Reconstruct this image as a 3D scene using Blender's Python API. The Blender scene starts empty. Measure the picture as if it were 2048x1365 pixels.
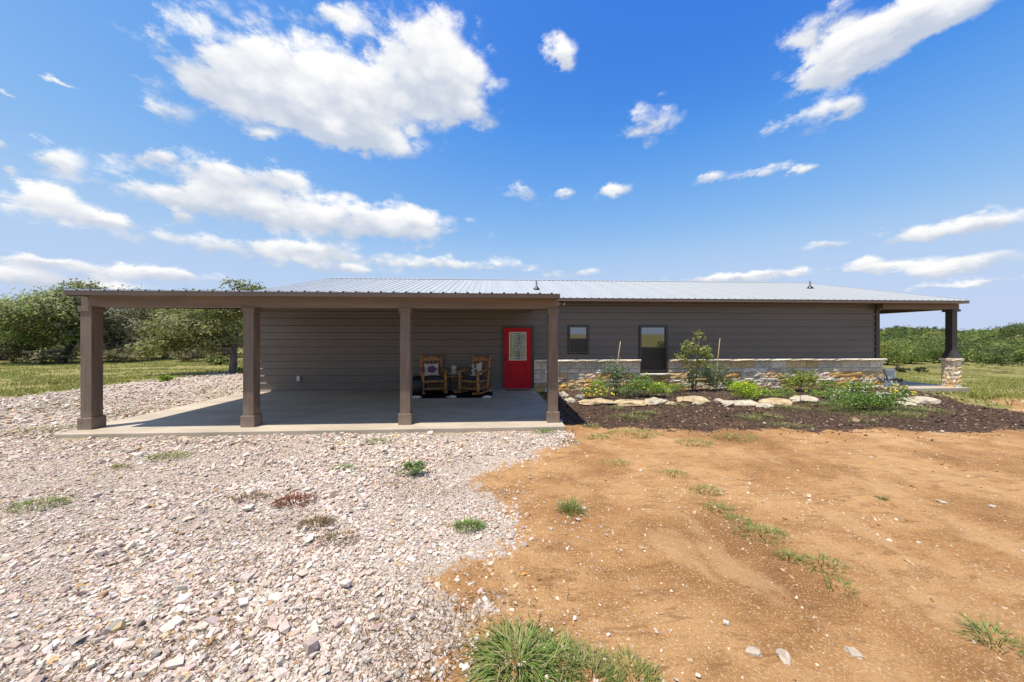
import bpy, bmesh, math, random
import numpy as np
from mathutils import Vector, Matrix
random.seed(7); RNG = np.random.default_rng(11)
R = math.radians
scene = bpy.context.scene
C = scene.collection

# ------------------------------------------------------------------ camera
YAW = R(3.4); FPX = 682.67; CAMZ = 1.72; HOR = 675.0
cT, sT = math.cos(YAW), math.sin(YAW)
cam_d = bpy.data.cameras.new('camera'); cam = bpy.data.objects.new('camera', cam_d); C.objects.link(cam)
cam_d.sensor_fit = 'HORIZONTAL'; cam_d.sensor_width = 36.0; cam_d.lens = 12.0
cam_d.shift_y = -(682.5 - HOR) / 2048.0
cam_d.clip_start = 0.05; cam_d.clip_end = 5000
cam.location = (0, 0, CAMZ); cam.rotation_euler = (R(90), 0, -YAW)
scene.camera = cam

def ray(px, py):            # photo pixel -> (dX, dY, dZ) per metre of depth
    a = (px - 1024.0) / FPX; b = (py - HOR) / FPX
    return (sT + a * cT, cT - a * sT, -b)
def at_depth(px, py, d):
    r = ray(px, py); return Vector((r[0]*d, r[1]*d, CAMZ + r[2]*d))
def at_z(px, py, z=-0.08):
    r = ray(px, py); return at_depth(px, py, (z - CAMZ) / r[2])
def at_y(px, py, Y):
    r = ray(px, py); return at_depth(px, py, Y / r[1])
def at_roof(px, py, y0, z0, k):
    r = ray(px, py); return at_depth(px, py, (CAMZ - z0 + k*y0) / (k*r[1] - r[2]))

# ------------------------------------------------------------------ sun, sky, exposure
SUN = Vector((0.26, 0.19, -1.0)).normalized()
sun_d = bpy.data.lights.new('sun', 'SUN'); sun = bpy.data.objects.new('sun', sun_d); C.objects.link(sun)
sun_d.energy = 4.6; sun_d.angle = R(0.53); sun_d.color = (1.0, 0.94, 0.83)
sun.rotation_euler = SUN.to_track_quat('-Z', 'Y').to_euler(); sun.location = (-8, -5, 30)
scene.view_settings.view_transform = 'Standard'; scene.view_settings.look = 'None'
scene.view_settings.gamma = 1.0; scene.view_settings.exposure = 0.40
try: scene.view_settings.use_curve_mapping = False
except Exception: pass
scene.cycles.max_bounces = 8; scene.cycles.transparent_max_bounces = 8
scene.cycles.use_denoising = True

world = bpy.data.worlds.new('World'); scene.world = world; world.use_nodes = True
SKY_STRENGTH = 0.10
def build_world():
    nt = world.node_tree; N = nt.nodes; L = nt.links; N.clear()
    def node(t, **kw):
        n = N.new(t)
        for k, v in kw.items(): setattr(n, k, v)
        return n
    def math_(op, a, b=None, c=None, clamp=False):
        n = N.new('ShaderNodeMath'); n.operation = op; n.use_clamp = clamp
        for i, v in enumerate((a, b, c)):
            if v is None: continue
            if isinstance(v, (int, float)): n.inputs[i].default_value = v
            else: L.new(v, n.inputs[i])
        return n.outputs[0]
    def vmath(op, a, b=None, c=None, out=0):
        n = N.new('ShaderNodeVectorMath'); n.operation = op
        for i, v in enumerate((a, b, c)):
            if v is None: continue
            if isinstance(v, (tuple, list)): n.inputs[i].default_value = v
            else: L.new(v, n.inputs[i])
        return n.outputs[out]
    def smooth(x, e0, e1):
        n = N.new('ShaderNodeMapRange'); n.interpolation_type = 'SMOOTHSTEP'
        n.inputs['From Min'].default_value = e0; n.inputs['From Max'].default_value = e1
        L.new(x, n.inputs['Value']); return n.outputs[0]
    def noise(vec, scale, detail, rough, lac=2.0):
        n = N.new('ShaderNodeTexNoise'); n.inputs['Scale'].default_value = scale
        n.inputs['Detail'].default_value = detail; n.inputs['Roughness'].default_value = rough
        L.new(vec, n.inputs['Vector']); return n
    sky = N.new('ShaderNodeTexSky'); sky.sky_type = 'NISHITA'; sky.sun_disc = False
    sky.sun_elevation = math.asin(-SUN.z); sky.sun_rotation = math.atan2(-SUN.x, -SUN.y)
    sky.altitude = 300; sky.air_density = 1.0; sky.dust_density = 0.6; sky.ozone_density = 2.0
    # grade the clear sky to the camera's deep Texas blue (smooth per-channel response)
    sk = N.new('ShaderNodeSeparateColor'); L.new(sky.outputs[0], sk.inputs[0]); ck = N.new('ShaderNodeCombineColor')
    for ch, pts in enumerate(([(0,0),(.06,.015),(.09,.04),(.107,.075),(.125,.14),(.17,.27),(.23,.42),(.30,.49),(.56,.55),(1,.57)],
                              [(0,0),(.10,.12),(.15,.195),(.17,.25),(.197,.35),(.27,.50),(.36,.61),(.61,.66),(1,.67)],
                              [(0,0),(.15,.42),(.25,.66),(.31,.77),(.35,.83),(.45,.87),(1,.87)])):
        fc = N.new('ShaderNodeFloatCurve'); cv = fc.mapping.curves[0]
        cv.points[0].location = pts[0]; cv.points[1].location = pts[-1]
        for p_ in pts[1:-1]: cv.points.new(*p_)
        fc.mapping.update()
        L.new(math_('MULTIPLY', sk.outputs[ch], 0.1, clamp=True), fc.inputs['Value']); L.new(math_('DIVIDE', fc.outputs[0], 0.132), ck.inputs[ch])
    tc = N.new('ShaderNodeTexCoord'); d = vmath('NORMALIZE', tc.outputs['Generated'])
    sep = N.new('ShaderNodeSeparateXYZ'); L.new(d, sep.inputs[0])
    az = math_('ARCTAN2', sep.outputs[0], sep.outputs[1]); el = math_('ARCSINE', sep.outputs[2])
    comb = N.new('ShaderNodeCombineXYZ'); L.new(az, comb.inputs[0]); L.new(el, comb.inputs[1])
    stretch = vmath('MULTIPLY', d, (1, 1, 1.7))
    n1 = noise(stretch, 6.0, 5.0, 0.60); n2 = noise(stretch, 17.0, 9.0, 0.70)
    off1 = vmath('MULTIPLY', vmath('SUBTRACT', n1.outputs['Color'], (0.5, 0.5, 0.5)), (0.06, 0.03, 0))
    off2 = vmath('MULTIPLY', vmath('SUBTRACT', n2.outputs['Color'], (0.5, 0.5, 0.5)), (0.06, 0.04, 0))
    q = vmath('ADD', vmath('ADD', comb.outputs[0], off1), off2)
    # clouds: centre and half-size as they stand in the sky, read off the photograph
    blobs = [(560,140,150,62),(440,205,110,30),(640,195,150,48),(735,170,70,50),(855,75,82,78),(875,190,80,52),(950,238,52,20),
             (700,262,62,26),(745,288,100,22),(655,28,72,26),(345,228,42,20),(600,220,170,22),(905,140,70,40),
             (125,318,48,24),(298,305,30,14),(140,420,90,20),(110,388,45,16),(205,436,40,10),
             (450,352,120,26),(330,386,75,16),(565,352,56,22),(640,436,230,34),(810,442,95,28),(520,418,90,20),(362,430,26,12),
             (470,498,190,20),(630,500,80,15),(200,546,130,14),(40,548,90,13),(900,528,150,12),(690,540,70,9),
             (1118,95,24,26),(1135,118,18,22),(1048,388,36,17),(1132,388,22,9),(1235,381,46,15),(1300,240,50,36),(1625,232,80,28),(1690,215,30,18),
             (1640,40,85,42),(1700,110,110,34),(1850,28,130,34),(1660,150,60,20),(1930,15,60,22),(1760,70,120,30),
             (1500,349,72,9),(1425,352,24,9),(1610,338,24,7),(1855,466,90,17),(1985,440,70,20),(1650,491,42,11),(1740,520,30,10),
             (1965,524,80,13),(1540,552,170,8),(1760,540,90,8),(1940,566,110,8),(5,290,18,12),(18,342,20,9),(115,165,40,6),(15,182,25,7),(520,272,25,9),
             (180,572,170,9),(1400,560,80,8),(340,548,110,10),(60,520,90,8),(1150,548,60,7),(1880,545,80,9)]
    acc = None                                # x,y: offsets weighted by closeness, z: closeness
    for (x, y, hw, hh) in blobs:
        def ae(px, py):
            r = ray(px, py); return math.atan2(r[0], r[1]), math.atan2(r[2], math.hypot(r[0], r[1]))
        a0, e0 = ae(x, y); a1, _ = ae(x + hw, y); a2, _ = ae(x - hw, y); _, e1 = ae(x, y - hh); _, e2 = ae(x, y + hh)
        ia = 1.72/abs(a1 - a2); ie = 1.66/abs(e1 - e2)
        v = vmath('MULTIPLY_ADD', q, (ia, ie, 0), (-a0*ia, -e0*ie, 1))
        g = math_('POWER', 0.40, vmath('DOT_PRODUCT', v, v, out=1))
        sc = N.new('ShaderNodeVectorMath'); sc.operation = 'SCALE'; L.new(v, sc.inputs[0]); L.new(g, sc.inputs['Scale'])
        acc = sc.outputs[0] if acc is None else vmath('ADD', acc, sc.outputs[0])
    sa = N.new('ShaderNodeSeparateXYZ'); L.new(vmath('MULTIPLY', acc, (2.5, 2.5, 2.5)), sa.inputs[0])
    F = sa.outputs[2]; S = sa.outputs[1]
    # beyond the part of the sky in view the same kind of scattered cloud goes on
    zz = math_('ADD', math_('MAXIMUM', sep.outputs[2], 0.0), 0.22)
    cz = N.new('ShaderNodeCombineXYZ'); L.new(math_('DIVIDE', sep.outputs[0], zz), cz.inputs[0]); L.new(math_('DIVIDE', sep.outputs[1], zz), cz.inputs[1])
    n3 = noise(cz.outputs[0], 1.5, 8.0, 0.56)
    outside = math_('MAXIMUM', smooth(math_('ABSOLUTE', math_('SUBTRACT', az, YAW)), 1.0, 1.2), smooth(el, 0.80, 0.95))
    gen = math_('MULTIPLY', outside, math_('MULTIPLY', smooth(n3.outputs[0], 0.52, 0.68), 0.9))
    gen = math_('MULTIPLY', gen, smooth(sep.outputs[2], 0.0, 0.08))
    F = math_('ADD', F, gen)
    vo = N.new('ShaderNodeTexVoronoi'); vo.feature = 'F1'; vo.inputs['Scale'].default_value = 15.0; vo.inputs['Detail'].default_value = 1.0
    L.new(vmath('ADD', stretch, vmath('MULTIPLY', n2.outputs['Color'], (0.05, 0.05, 0.05))), vo.inputs['Vector'])
    puff = math_('SUBTRACT', 0.60, vo.outputs['Distance'])
    pert = math_('MULTIPLY', math_('SUBTRACT', n2.outputs[0], 0.5), 1.9)
    pert = math_('ADD', pert, math_('MULTIPLY', puff, 0.75))
    pert = math_('ADD', pert, math_('MULTIPLY', math_('SUBTRACT', n1.outputs[0], 0.5), 0.8))
    Fp = math_('ADD', F, math_('MULTIPLY', pert, smooth(F, 0.02, 0.35)))
    dens = smooth(Fp, 0.22, 1.05)
    rel = math_('DIVIDE', S, math_('ADD', F, 0.15))
    lit = math_('ADD', math_('MULTIPLY', rel, 0.95), math_('MULTIPLY', math_('SUBTRACT', n1.outputs[0], 0.5), 1.3))
    lit = math_('ADD', lit, math_('MULTIPLY', puff, 0.6))
    lit = smooth(math_('SUBTRACT', lit, math_('MULTIPLY', smooth(Fp, 0.8, 2.0), 0.12)), -0.75, 0.45)
    cc = N.new('ShaderNodeMix'); cc.data_type = 'RGBA'
    cc.inputs[6].default_value = (4.3, 4.8, 5.7, 1); cc.inputs[7].default_value = (8.0, 7.9, 7.7, 1); L.new(lit, cc.inputs[0])
    mx = N.new('ShaderNodeMix'); mx.data_type = 'RGBA'
    L.new(math_('MULTIPLY', dens, 0.97), mx.inputs[0]); L.new(ck.outputs[0], mx.inputs[6]); L.new(cc.outputs[2], mx.inputs[7])
    bg = N.new('ShaderNodeBackground'); bg.inputs['Strength'].default_value = SKY_STRENGTH
    L.new(mx.outputs[2], bg.inputs[0])
    out = N.new('ShaderNodeOutputWorld'); L.new(bg.outputs[0], out.inputs[0])
build_world()
world.cycles.sampling_method = 'NONE'

# ------------------------------------------------------------------ helpers
def tag(o, label=None, cat=None, group=None, kind=None):
    if label: o['label'] = label
    if cat: o['category'] = cat
    if group: o['group'] = group
    if kind: o['kind'] = kind
    return o
def empty(name, loc, rz=0, parent=None):
    o = bpy.data.objects.new(name, None); C.objects.link(o); o.location = loc; o.rotation_euler = (0, 0, rz)
    o.empty_display_size = 0.2
    if parent: o.parent = parent
    return o
def mk(name, V, F, mat, parent=None, col=None, smooth=False, bevel=0.0):
    V = np.asarray(V, dtype=np.float32).reshape(-1, 3)
    me = bpy.data.meshes.new(name)
    if isinstance(F, np.ndarray):
        n, k = F.shape
        me.vertices.add(len(V)); me.vertices.foreach_set('co', V.ravel())
        me.loops.add(n*k); me.loops.foreach_set('vertex_index', F.astype(np.int32).ravel())
        me.polygons.add(n); me.polygons.foreach_set('loop_start', np.arange(0, n*k, k, dtype=np.int32))
        me.update(calc_edges=True)
    else:
        me.from_pydata([tuple(map(float, v)) for v in V], [], F); me.update()
    if col is not None:
        a = me.attributes.new('col', 'FLOAT_COLOR', 'POINT')
        cc = np.ones((len(V), 4), dtype=np.float32); cc[:, :3] = col
        a.data.foreach_set('color', cc.ravel())
    me.polygons.foreach_set('use_smooth', np.full(len(me.polygons), bool(smooth)))
    if mat: me.materials.append(mat)
    o = bpy.data.objects.new(name, me); C.objects.link(o)
    if parent: o.parent = parent
    if bevel:
        m = o.modifiers.new('bevel', 'BEVEL'); m.width = bevel; m.segments = 2; m.limit_method = 'ANGLE'
    return o
class G:
    """collects shapes for ONE mesh object"""
    def __init__(s): s.v = []; s.f = []
    def add(s, V, F):
        b = len(s.v); s.v += [tuple(v) for v in V]; s.f += [tuple(i + b for i in f) for f in F]; return s
    def box(s, x0, x1, y0, y1, z0, z1):
        return s.add([(x0,y0,z0),(x1,y0,z0),(x1,y1,z0),(x0,y1,z0),(x0,y0,z1),(x1,y0,z1),(x1,y1,z1),(x0,y1,z1)],
                     [(0,3,2,1),(4,5,6,7),(0,1,5,4),(1,2,6,5),(2,3,7,6),(3,0,4,7)])
    def tube(s, pts, rad, n=8, cap=True):
        pts = [Vector(p) for p in pts]; V = []; F = []
        if not isinstance(rad, (list, tuple)): rad = [rad]*len(pts)
        for i, p in enumerate(pts):
            t = (pts[min(i+1, len(pts)-1)] - pts[max(i-1, 0)]).normalized()
            u = t.orthogonal().normalized() if i == 0 else (u - t*u.dot(t)).normalized()
            w = t.cross(u)
            for k in range(n):
                a = 2*math.pi*k/n; V.append(p + (u*math.cos(a) + w*math.sin(a))*rad[i])
        for i in range(len(pts)-1):
            for k in range(n):
                a = i*n + k; b = i*n + (k+1) % n; F.append((a, b, b+n, a+n))
        if cap: F.append(tuple(range(n-1, -1, -1))); F.append(tuple(range((len(pts)-1)*n, len(pts)*n)))
        return s.add(V, F)
    def lathe(s, prof, n=16, loc=(0,0,0)):
        V = []; F = []
        for (r, z) in prof:
            for k in range(n):
                a = 2*math.pi*k/n; V.append((loc[0]+r*math.cos(a), loc[1]+r*math.sin(a), loc[2]+z))
        for i in range(len(prof)-1):
            for k in range(n): F.append((i*n+k, i*n+(k+1) % n, (i+1)*n+(k+1) % n, (i+1)*n+k))
        F.append(tuple(range(n-1, -1, -1))); F.append(tuple(range((len(prof)-1)*n, len(prof)*n)))
        return s.add(V, F)
    def build(s, name, mat, parent=None, smooth=False, bevel=0.0): return mk(name, s.v, s.f, mat, parent, smooth=smooth, bevel=bevel)

# value noise for terrain and masks (numpy)
_perm = np.random.default_rng(3).random((256, 256)).astype(np.float32)
def vnoise(x, y):
    x = np.asarray(x, dtype=np.float64); y = np.asarray(y, dtype=np.float64)
    xi = np.floor(x).astype(int); yi = np.floor(y).astype(int); fx = x - xi; fy = y - yi
    fx = fx*fx*(3-2*fx); fy = fy*fy*(3-2*fy)
    g = lambda a, b: _perm[a % 256, b % 256]
    return (g(xi,yi)*(1-fx)+g(xi+1,yi)*fx)*(1-fy) + (g(xi,yi+1)*(1-fx)+g(xi+1,yi+1)*fx)*fy
def fbm(x, y, o=4):
    t = 0; a = 0.5
    for i in range(o): t = t + a*vnoise(x*2**i + 17*i, y*2**i + 31*i); a *= 0.5
    return t/(1 - 0.5**o)
def sstep(x, a, b):
    t = np.clip((x-a)/(b-a), 0, 1); return t*t*(3-2*t)
def poly_sd(X, Y, poly):      # signed distance, negative inside
    X = np.asarray(X, float); Y = np.asarray(Y, float)
    d = np.full(X.shape, 1e9); ins = np.zeros(X.shape, bool); n = len(poly)
    for i in range(n):
        x0, y0 = poly[i]; x1, y1 = poly[(i+1) % n]
        ex, ey = x1-x0, y1-y0; t = np.clip(((X-x0)*ex+(Y-y0)*ey)/(ex*ex+ey*ey+1e-12), 0, 1)
        d = np.minimum(d, np.hypot(X-x0-t*ex, Y-y0-t*ey))
        if y0 != y1:
            ins ^= ((y0 > Y) != (y1 > Y)) & (X < (x1-x0)*(Y-y0)/(y1-y0)+x0)
    return np.where(ins, -d, d)

# ------------------------------------------------------------------ materials
def mat_new(name):
    m = bpy.data.materials.new(name); m.use_nodes = True; nt = m.node_tree
    return m, nt, nt.nodes, nt.links, nt.nodes['Principled BSDF']
def mat_plain(name, col, rough=0.6, metal=0.0, var=0.12, scale=6.0, bump=0.0, bscale=40.0, spec=0.5, stretch=(1,1,1), ior=None):
    m, nt, N, L, P = mat_new(name)
    tc = N.new('ShaderNodeTexCoord'); mp = N.new('ShaderNodeMapping'); mp.inputs['Scale'].default_value = stretch
    L.new(tc.outputs['Object'], mp.inputs[0])
    nz = N.new('ShaderNodeTexNoise'); nz.inputs['Scale'].default_value = scale; nz.inputs['Detail'].default_value = 6
    L.new(mp.outputs[0], nz.inputs['Vector'])
    rp = N.new('ShaderNodeValToRGB'); c = np.array(col[:3])
    rp.color_ramp.elements[0].position = 0.3; rp.color_ramp.elements[1].position = 0.7
    rp.color_ramp.elements[0].color = (*np.clip(c*(1-var), 0, 1), 1); rp.color_ramp.elements[1].color = (*np.clip(c*(1+var), 0, 1), 1)
    L.new(nz.outputs[0], rp.inputs[0]); L.new(rp.outputs[0], P.inputs['Base Color'])
    P.inputs['Roughness'].default_value = rough; P.inputs['Metallic'].default_value = metal
    P.inputs['Specular IOR Level'].default_value = spec
    if ior: P.inputs['IOR'].default_value = ior
    if bump:
        nb = N.new('ShaderNodeTexNoise'); nb.inputs['Scale'].default_value = bscale; nb.inputs['Detail'].default_value = 5
        L.new(mp.outputs[0], nb.inputs['Vector'])
        b = N.new('ShaderNodeBump'); b.inputs['Strength'].default_value = bump; b.inputs['Distance'].default_value = 0.01
        L.new(nb.outputs[0], b.inputs['Height']); L.new(b.outputs[0], P.inputs['Normal'])
    return m
def mat_attr(name, rough=0.8, transl=0.0, var=0.15, scale=30.0, bump=0.0, bscale=60, spec=0.3):
    m, nt, N, L, P = mat_new(name)
    at = N.new('ShaderNodeAttribute'); at.attribute_name = 'col'
    tc = N.new('ShaderNodeTexCoord'); nz = N.new('ShaderNodeTexNoise'); nz.inputs['Scale'].default_value = scale; nz.inputs['Detail'].default_value = 5
    L.new(tc.outputs['Object'], nz.inputs['Vector'])
    mr = N.new('ShaderNodeMapRange'); mr.inputs['From Min'].default_value = 0.3; mr.inputs['From Max'].default_value = 0.7
    mr.inputs['To Min'].default_value = 1-var; mr.inputs['To Max'].default_value = 1+var
    L.new(nz.outputs[0], mr.inputs[0])
    ml = N.new('ShaderNodeVectorMath'); ml.operation = 'SCALE'; L.new(at.outputs['Color'], ml.inputs[0]); L.new(mr.outputs[0], ml.inputs['Scale'])
    L.new(ml.outputs[0], P.inputs['Base Color']); P.inputs['Roughness'].default_value = rough; P.inputs['Specular IOR Level'].default_value = spec
    if bump:
        nb = N.new('ShaderNodeTexNoise'); nb.inputs['Scale'].default_value = bscale; nb.inputs['Detail'].default_value = 6
        L.new(tc.outputs['Object'], nb.inputs['Vector'])
        b = N.new('ShaderNodeBump'); b.inputs['Strength'].default_value = bump; b.inputs['Distance'].default_value = 0.02
        L.new(nb.outputs[0], b.inputs['Height']); L.new(b.outputs[0], P.inputs['Normal'])
    if transl:
        tr = N.new('ShaderNodeBsdfTranslucent'); L.new(ml.outputs[0], tr.inputs[0])
        mx = N.new('ShaderNodeMixShader'); mx.inputs[0].default_value = transl
        L.new(P.outputs[0], mx.inputs[1]); L.new(tr.outputs[0], mx.inputs[2]); L.new(mx.outputs[0], N['Material Output'].inputs[0])
    return m

M = {}
M['post'] = mat_plain('brown_stained_timber', (0.160, 0.112, 0.080), 0.65, var=0.22, scale=3.0, bump=0.25, bscale=22, stretch=(6,6,0.6))
M['fascia'] = mat_plain('brown_metal_trim', (0.172, 0.120, 0.086), 0.5, var=0.10, scale=1.5)
M['beam'] = mat_plain('brown_beam', (0.163, 0.113, 0.082), 0.6, var=0.18, scale=2.0, bump=0.15, bscale=18, stretch=(0.5,5,5))
M['siding'] = mat_plain('dark_bronze_siding', (0.150, 0.124, 0.107), 0.38, var=0.10, scale=0.9, stretch=(0.3,1,2.0), spec=0.5)
def add_splash(m, z0, z1, col):
    nt = m.node_tree; N = nt.nodes; L = nt.links; P = N['Principled BSDF']; src = P.inputs['Base Color'].links[0].from_socket
    tc = N.new('ShaderNodeTexCoord'); sp = N.new('ShaderNodeSeparateXYZ'); L.new(tc.outputs['Object'], sp.inputs[0])
    nz = N.new('ShaderNodeTexNoise'); nz.inputs['Scale'].default_value = 5.0; nz.inputs['Detail'].default_value = 7; L.new(tc.outputs['Object'], nz.inputs['Vector'])
    ad = N.new('ShaderNodeMath'); ad.operation = 'MULTIPLY_ADD'; L.new(nz.outputs[0], ad.inputs[0]); ad.inputs[1].default_value = -0.7; L.new(sp.outputs[2], ad.inputs[2])
    mr = N.new('ShaderNodeMapRange'); mr.inputs['From Min'].default_value = z1; mr.inputs['From Max'].default_value = z0; mr.inputs['To Max'].default_value = 0.7; L.new(ad.outputs[0], mr.inputs[0])
    mx = N.new('ShaderNodeMix'); mx.data_type = 'RGBA'; mx.inputs[7].default_value = (*col, 1); L.new(mr.outputs[0], mx.inputs[0]); L.new(src, mx.inputs[6]); L.new(mx.outputs[2], P.inputs['Base Color'])
add_splash(M['siding'], -0.40, 0.10, (0.22, 0.17, 0.13)); add_splash(M['post'], -0.36, 0.05, (0.30, 0.225, 0.165))
M['wallcore'] = mat_plain('wall_core', (0.10, 0.09, 0.085), 0.7)
M['roof'] = mat_plain('galvalume_roof', (0.465, 0.47, 0.455), 0.45, metal=0.25, var=0.06, scale=0.7, stretch=(3,0.4,1))
M['trimdark'] = mat_plain('dark_trim', (0.055, 0.047, 0.042), 0.5)
M['concrete'] = None
M['door'] = mat_plain('red_door_paint', (0.52, 0.001, 0.010), 0.45, var=0.05, scale=3, spec=0.25)
M['black'] = mat_plain('black_metal', (0.012, 0.012, 0.013), 0.4)
M['glass'] = mat_plain('dark_window_glass', (0.012, 0.014, 0.014), 0.02, var=0.05, ior=2.9)
M['screen'] = mat_plain('insect_screen', (0.012, 0.012, 0.012), 0.35, var=0.2, scale=60, ior=1.5)
M['frame'] = mat_plain('bronze_window_frame', (0.060, 0.052, 0.046), 0.45)
M['mortar'] = mat_plain('mortar', (0.40, 0.31, 0.21), 0.9, bump=0.4)
M['doorglass'] = mat_plain('leaded_glass', (0.20, 0.22, 0.16), 0.10, var=0.45, scale=9, ior=2.0, stretch=(1,1,0.4))
M['came'] = mat_plain('pale_lead_came', (0.62, 0.62, 0.58), 0.35, metal=0.3)
M['log'] = mat_plain('varnished_log', (0.34, 0.145, 0.040), 0.42, var=0.38, scale=9.0, bump=0.3, bscale=30, stretch=(1,1,1))
M['denim'] = mat_plain('dark_denim_cushion', (0.035, 0.042, 0.062), 0.9, var=0.3, scale=30)
M['rug'] = mat_plain('black_rug', (0.008, 0.008, 0.009), 0.95, var=0.3, scale=50, spec=0.1)
M['white'] = mat_plain('white_paint', (0.72, 0.71, 0.67), 0.5)
M['pillow'] = mat_plain('cream_cotton', (0.60, 0.55, 0.50), 0.9, var=0.08, scale=20)
M['purple'] = mat_plain('purple_print', (0.16, 0.055, 0.14), 0.9, var=0.5, scale=45)
M['birch'] = mat_plain('birch_bark', (0.50, 0.46, 0.38), 0.8, var=0.45, scale=22, bump=0.4)
M['tablewood'] = mat_plain('dark_table_wood', (0.07, 0.035, 0.022), 0.35, var=0.3, scale=8)
M['plastic'] = mat_plain('black_plastic', (0.010, 0.010, 0.011), 0.45, var=0.3)
M['outlet'] = mat_plain('grey_outlet', (0.42, 0.42, 0.38), 0.5)
M['mat'] = mat_plain('brown_doormat', (0.20, 0.11, 0.05), 0.95, var=0.3, scale=40)
M['steel'] = mat_plain('weathered_grey_steel', (0.26, 0.27, 0.27), 0.55, metal=0.4, var=0.25, scale=14)
M['wire'] = mat_plain('galvanised_wire', (0.50, 0.51, 0.50), 0.4, metal=0.5)
M['bamboo'] = mat_plain('bamboo_cane', (0.52, 0.38, 0.20), 0.6, var=0.2, scale=20)
M['bark'] = mat_plain('oak_bark', (0.125, 0.105, 0.088), 0.95, var=0.4, scale=9, bump=0.8, bscale=26, stretch=(1,1,0.35))
M['barkdark'] = mat_plain('dark_oak_bark', (0.050, 0.042, 0.036), 0.95, var=0.4, scale=9, bump=0.8, bscale=26, stretch=(1,1,0.35))
M['stem'] = mat_plain('green_stem', (0.14, 0.12, 0.05), 0.8)
M['leaf'] = mat_attr('leaves', 0.6, 0.30, var=0.12, scale=8)
M['grass'] = mat_attr('grass_blades', 0.6, 0.30, var=0.12, scale=12)
M['stone'] = mat_attr('limestone', 0.9, 0, var=0.28, scale=14, bump=0.8, bscale=35)
M['gravel'] = mat_attr('gravel_stones', 0.9, 0, var=0.16, scale=45, bump=0.35, bscale=120)
M['boulder'] = mat_attr('boulders', 0.92, 0, var=0.30, scale=7, bump=0.9, bscale=16)
M['chips'] = mat_attr('mulch_chips', 0.95, 0, var=0.3, scale=40)

# ------------------------------------------------------------------ ground zones
GZ = -0.08
def pxpoly(pts, z=GZ): return [tuple(at_z(x, y, z).xy) for x, y in pts]
edge_gd = pxpoly([(1118,851),(1135,866),(1138,885),(1085,904),(1045,925),(985,948),(950,964),(1002,990),(1012,1020),(1040,1042),(1030,1085),
                  (1000,1112),(945,1128),(905,1160),(915,1186),(960,1182),(1010,1172),(1036,1188),(1015,1225),(965,1258),(940,1290),(900,1330),(860,1364)])
far_g = pxpoly([(485,741),(400,748),(300,760),(215,768),(165,776),(90,786),(0,796)])
GRAVEL = edge_gd + [(-0.55,1.0),(-0.6,-6.0),(-14,-6.0),(-34,8.0)] + far_g[::-1] + [(-9.0,21.0),(-7.5,21.0),(-7.5,6.6),(1.4,6.6)]
MULCH = [tuple(at_z(x, y).xy) for x, y in [(1100,800),(1096,845),(1125,850),(1180,850),(1260,853),(1400,862),(1480,860),(1560,856),(1640,860),(1760,864),(1900,862),(2090,858),(2120,835),(2040,826),(1960,812),(1905,800),(1800,778)]] + [(14.0,11.3),(1.4,11.3)]
DIRT = [tuple(at_z(x, y).xy) for x, y in [(2110,868),(2048,850),(1990,800),(1930,790)]] + [(24,9.5),(30,4.0),(26,-5.0),(-0.7,-5.0)] + [(-2.5,1.0),(-2.5,5.0),(-0.5,6.6)] + [(1.4,10.5),(8.0,10.9)]
def terrain(X, Y):
    X = np.asarray(X, float); Y = np.asarray(Y, float)
    r = np.hypot(X, Y); azm = np.arctan2(X, np.maximum(Y, 1e-3)*np.sign(Y+1e-9))
    right = sstep(azm, 0.35, 0.75)
    down = -(0.010*(1-right) + 0.0545*right) * np.maximum(0, np.minimum(r, 95) - 17)
    back = sstep(-Y, 2, 12)
    down = down*(1-back) + back*0.006*np.maximum(0, r-8)
    hill = sstep(r, 100, 290) * (2.2 + 3.4*fbm(X*0.012+4, Y*0.012, 3) + 2.5*sstep(azm, 0.95, 1.25)) + sstep(r, 300, 900)*3
    hill = hill + sstep(r, 120, 200)*(3.0*np.exp(-((azm-.905)/.05)**2) + 4.5*sstep(azm, .97, 1.10) - 1.2)
    hill = hill*(1 - .72*back)
    z = GZ + down + hill*sstep(r, 95, 120)
    z = z + 0.05*(fbm(X*0.5, Y*0.5, 3)-0.5)*sstep(r, 9, 16) + 0.5*(fbm(X*0.07, Y*0.07, 3)-0.5)*sstep(r, 22, 45)
    return z
def gz(x, y): return float(terrain(np.array([x]), np.array([y]))[0])
def axis(fine0, fine1, step, far, growth=1.16):
    a = list(np.arange(fine0, fine1 + 1e-6, step)); s = step; x = a[-1]
    while x < far: s *= growth; x += s; a.append(x)
    s = step; x = a[0]; b = []
    while x > -far: s *= growth; x -= s; b.append(x)
    return np.array(b[::-1] + a)
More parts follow.
